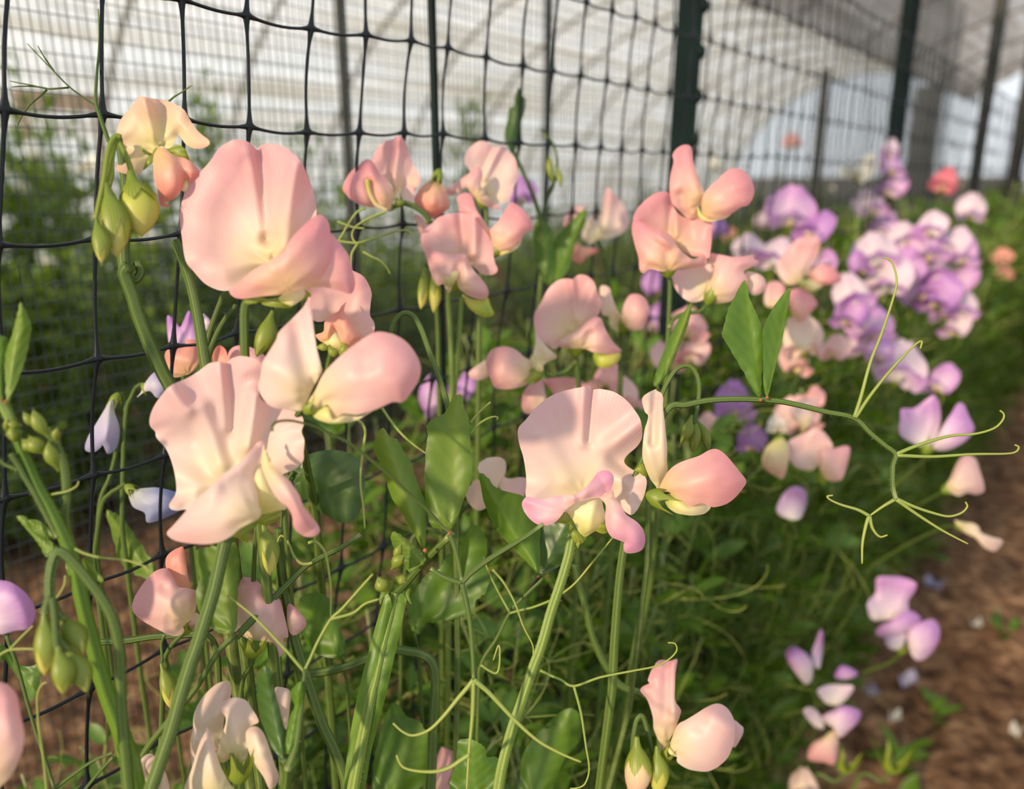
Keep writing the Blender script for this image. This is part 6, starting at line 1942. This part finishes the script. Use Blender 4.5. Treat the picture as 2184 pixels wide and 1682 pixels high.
traced('folded pale pink bloom leaning over the soil path at the right', 'f', 0.62, [
    ('blush', (1690, 1460), '1690,1440 1720,1360 1760,1272 1810,1230 1872,1252 1902,1330 1932,1450 1882,1482 1820,1472 1760,1492', -0.4)], '1690,1465 1640,1480 1560,1520 1400,1610 1150,1750', [(1655, 1465, 1740, 1430, 36)])
traced('large lilac flower pair before the soil path at the right', 'i', 0.70, [
    ('lilac', (1290, 620), '1240,335 1330,325 1420,335 1490,370 1482,420 1442,480 1440,540 1400,590 1300,602 1220,606 1185,560 1180,490 1230,430', 0.3),
    ('lilac', (1400, 800), '1430,545 1490,560 1522,600 1472,640 1420,682 1360,712 1290,716 1230,690 1262,640 1340,600', -0.4),
    ('palelilac', None, '1290,720 1380,700 1432,690 1412,760 1382,792 1320,786', -0.2),
    ('lilac', None, '1455,640 1530,612 1602,600 1642,660 1632,740 1582,820 1520,862 1470,842 1440,760 1432,690', -0.3)], '1395,800 1370,840 1290,890 1150,940 950,1050 800,1200', [(1390, 830, 1400, 760, 34)])
traced('lilac flower with a thin upright petal low in the right tangle', 'i', 0.72, [
    ('lilac', (830, 990), '655,820 680,780 720,775 780,810 812,850 832,900 822,990 782,1012 720,940 680,880', -0.4),
    ('lilac', None, '820,830 850,740 880,665 896,700 892,800 872,912 832,882', 0.2),
    ('purple', (1050, 990), '970,950 1000,900 1040,895 1110,930 1112,960 1050,982 980,976', -0.3)], '835,1000 850,1100 840,1300 800,1700')
traced('pale lilac flower stack at the lower right beside the soil', 'i', 0.70, [
    ('palelilac', (960, 1150), '860,1050 920,1020 1020,1015 1092,1030 1062,1090 1002,1142 930,1142 880,1100', 0.2),
    ('lilac', (930, 1320), '880,1230 960,1180 1010,1150 1080,1160 1136,1190 1122,1250 1060,1312 1002,1352 960,1292', -0.4),
    ('pink', None, '800,1490 820,1400 900,1350 980,1302 992,1400 972,1522 900,1512', -0.3),
    ('palelilac', None, '770,1190 810,1160 872,1200 902,1290 840,1282', 0.2)], '930,1320 860,1400 820,1600 780,2000')
traced('wilted cream bloom over the soil path below the last tendrils', 'i', 0.62, [
    ('ivory', (1745, 10), '1735,-30 1790,-20 1850,-15 1890,10 1905,45 1960,70 2030,88 2042,112 1992,166 1925,142 1870,82 1800,45', -0.3)], '1745,0 1690,5 1600,40 1420,130 1200,260', [(1735, -5, 1800, 10, 34)])
for lab, fl, D in FAR:
    far_spray(lab, fl, D)
# far dots of colour inside the distant row
ri = random.Random(5)
for (px, py, w, c) in ((1630, 470, 36, 'palelilac'), (1560, 500, 30, 'coral'), (1690, 300, 34, 'pink'), (1770, 640, 46, 'purple'), (1950, 700, 50, 'palelilac'), (2100, 620, 30, 'palelilac'), (2110, 500, 28, 'white'), (1640, 780, 50, 'blush'), (1585, 740, 46, 'blush'), (1600, 700, 40, 'purple'), (1745, 800, 50, 'palelilac'), (1840, 810, 54, 'palelilac')):
    far_spray('tiny blurred pastel bloom among the distant plants of the row', [(px, py, w, c, ri.uniform(-40, 40))], None, 'tiny distant blooms')
# white flowers over the second row
for i in range(30):
    px, py = ri.uniform(-20, 640), ri.uniform(300, 560)
    if i > 23:
        px, py = ri.uniform(1560, 1900), ri.uniform(330, 420)
    q = on_plane(px, py, ri.uniform(1.85, 2.4))
    d = depth_of(q)
    far_spray('blurred white flower in the green row behind the black net', [(px, py, 0.045 * F / d, 'white', ri.uniform(-60, 60))], d, 'white flowers of the row behind the net', joined=True)

# litter on the path
for (px, py, w, a) in ((1938, 1442, 44, 0.4), (1990, 1250, 40, 1.4), (2080, 1335, 26, 2.0), (1910, 1520, 26, 0.2), (2165, 1560, 24, 1.0), (1860, 1465, 30, 2.5), (1595, 1340, 34, 0.8)):
    r = RGT * ((px - CX) / F) + UPV * ((CY - py) / F) + FWD
    t = -CAM.z / r.z
    c = CAM + r * t
    c.z = ground_z(c.dot(ROW), c.dot(NRM)) + 0.006
    d = depth_of(c)
    mb = MB()
    R_ = w * d / F / 2

    def fn(u, v, R_=R_, a=a):
        ang = v * 6.2832
        rr = (u + 1) / 2 * R_ * (1 + 0.25 * math.sin(2 * ang + a))
        return (rr * math.cos(ang + a), rr * 0.75 * math.sin(ang + a), 0.010 * ((u + 1) / 2) ** 2 * (1 + math.sin(3 * ang)))
    surf(mb, 4, 14, lambda u, v: Vector(fn(u, v)) + c, lambda u, v: (u + 1) / 2)
    o = mb.build('fallen_petal', M['blue' if w > 28 else 'white'], None, c)
    tag(o, 'small pale fallen petal lying on the brown soil path', 'petal', 'fallen petals on the soil')
for (px, py, sz, lab) in ((1900, 1640, 60, 'star shaped spent green calyx above the soil, at the bottom right'), (1800, 1640, 52, 'star shaped spent green calyx touching the tangle, at the bottom right')):
    e = spray(lab, 'p', '%d,%d %d,%d %d,%d %d,%d' % (px, py + 8, px - 20, py + 25, px - 60, py + 10, px - 90, py + 60), 0.72, 0.75, 3, 4, root=True)
    px_calyx(e, 'p', px, py + 10, px + 5, py - 30, sz, 0.72, flare=1.2, cup=0.3, tooth=0.8)
# weeds on the path edge
for (px, py, n) in ((1910, 1600, 9), (2010, 1500, 5), (2140, 1340, 6), (1940, 1700, 5)):
    r = RGT * ((px - CX) / F) + UPV * ((CY - py) / F) + FWD
    c = CAM + r * (-CAM.z / r.z)
    c.z = ground_z(c.dot(ROW), c.dot(NRM))
    mb = MB()
    for k in range(n):
        d = Vector((ri.uniform(-1, 1), ri.uniform(-1, 1), ri.uniform(0.2, 1)))
        leaflet_geo(mb, c + Vector((ri.uniform(-.02, .02), ri.uniform(-.02, .02), 0.0)), d, Vector((0, 0, 1)), ri.uniform(0.03, 0.06), ri.uniform(0.012, 0.025), ri)
    o = mb.build('small_weed', M['leaf'], None, c)
    tag(o, 'small green weed growing on the brown soil path', 'weed', 'small weeds on the soil')
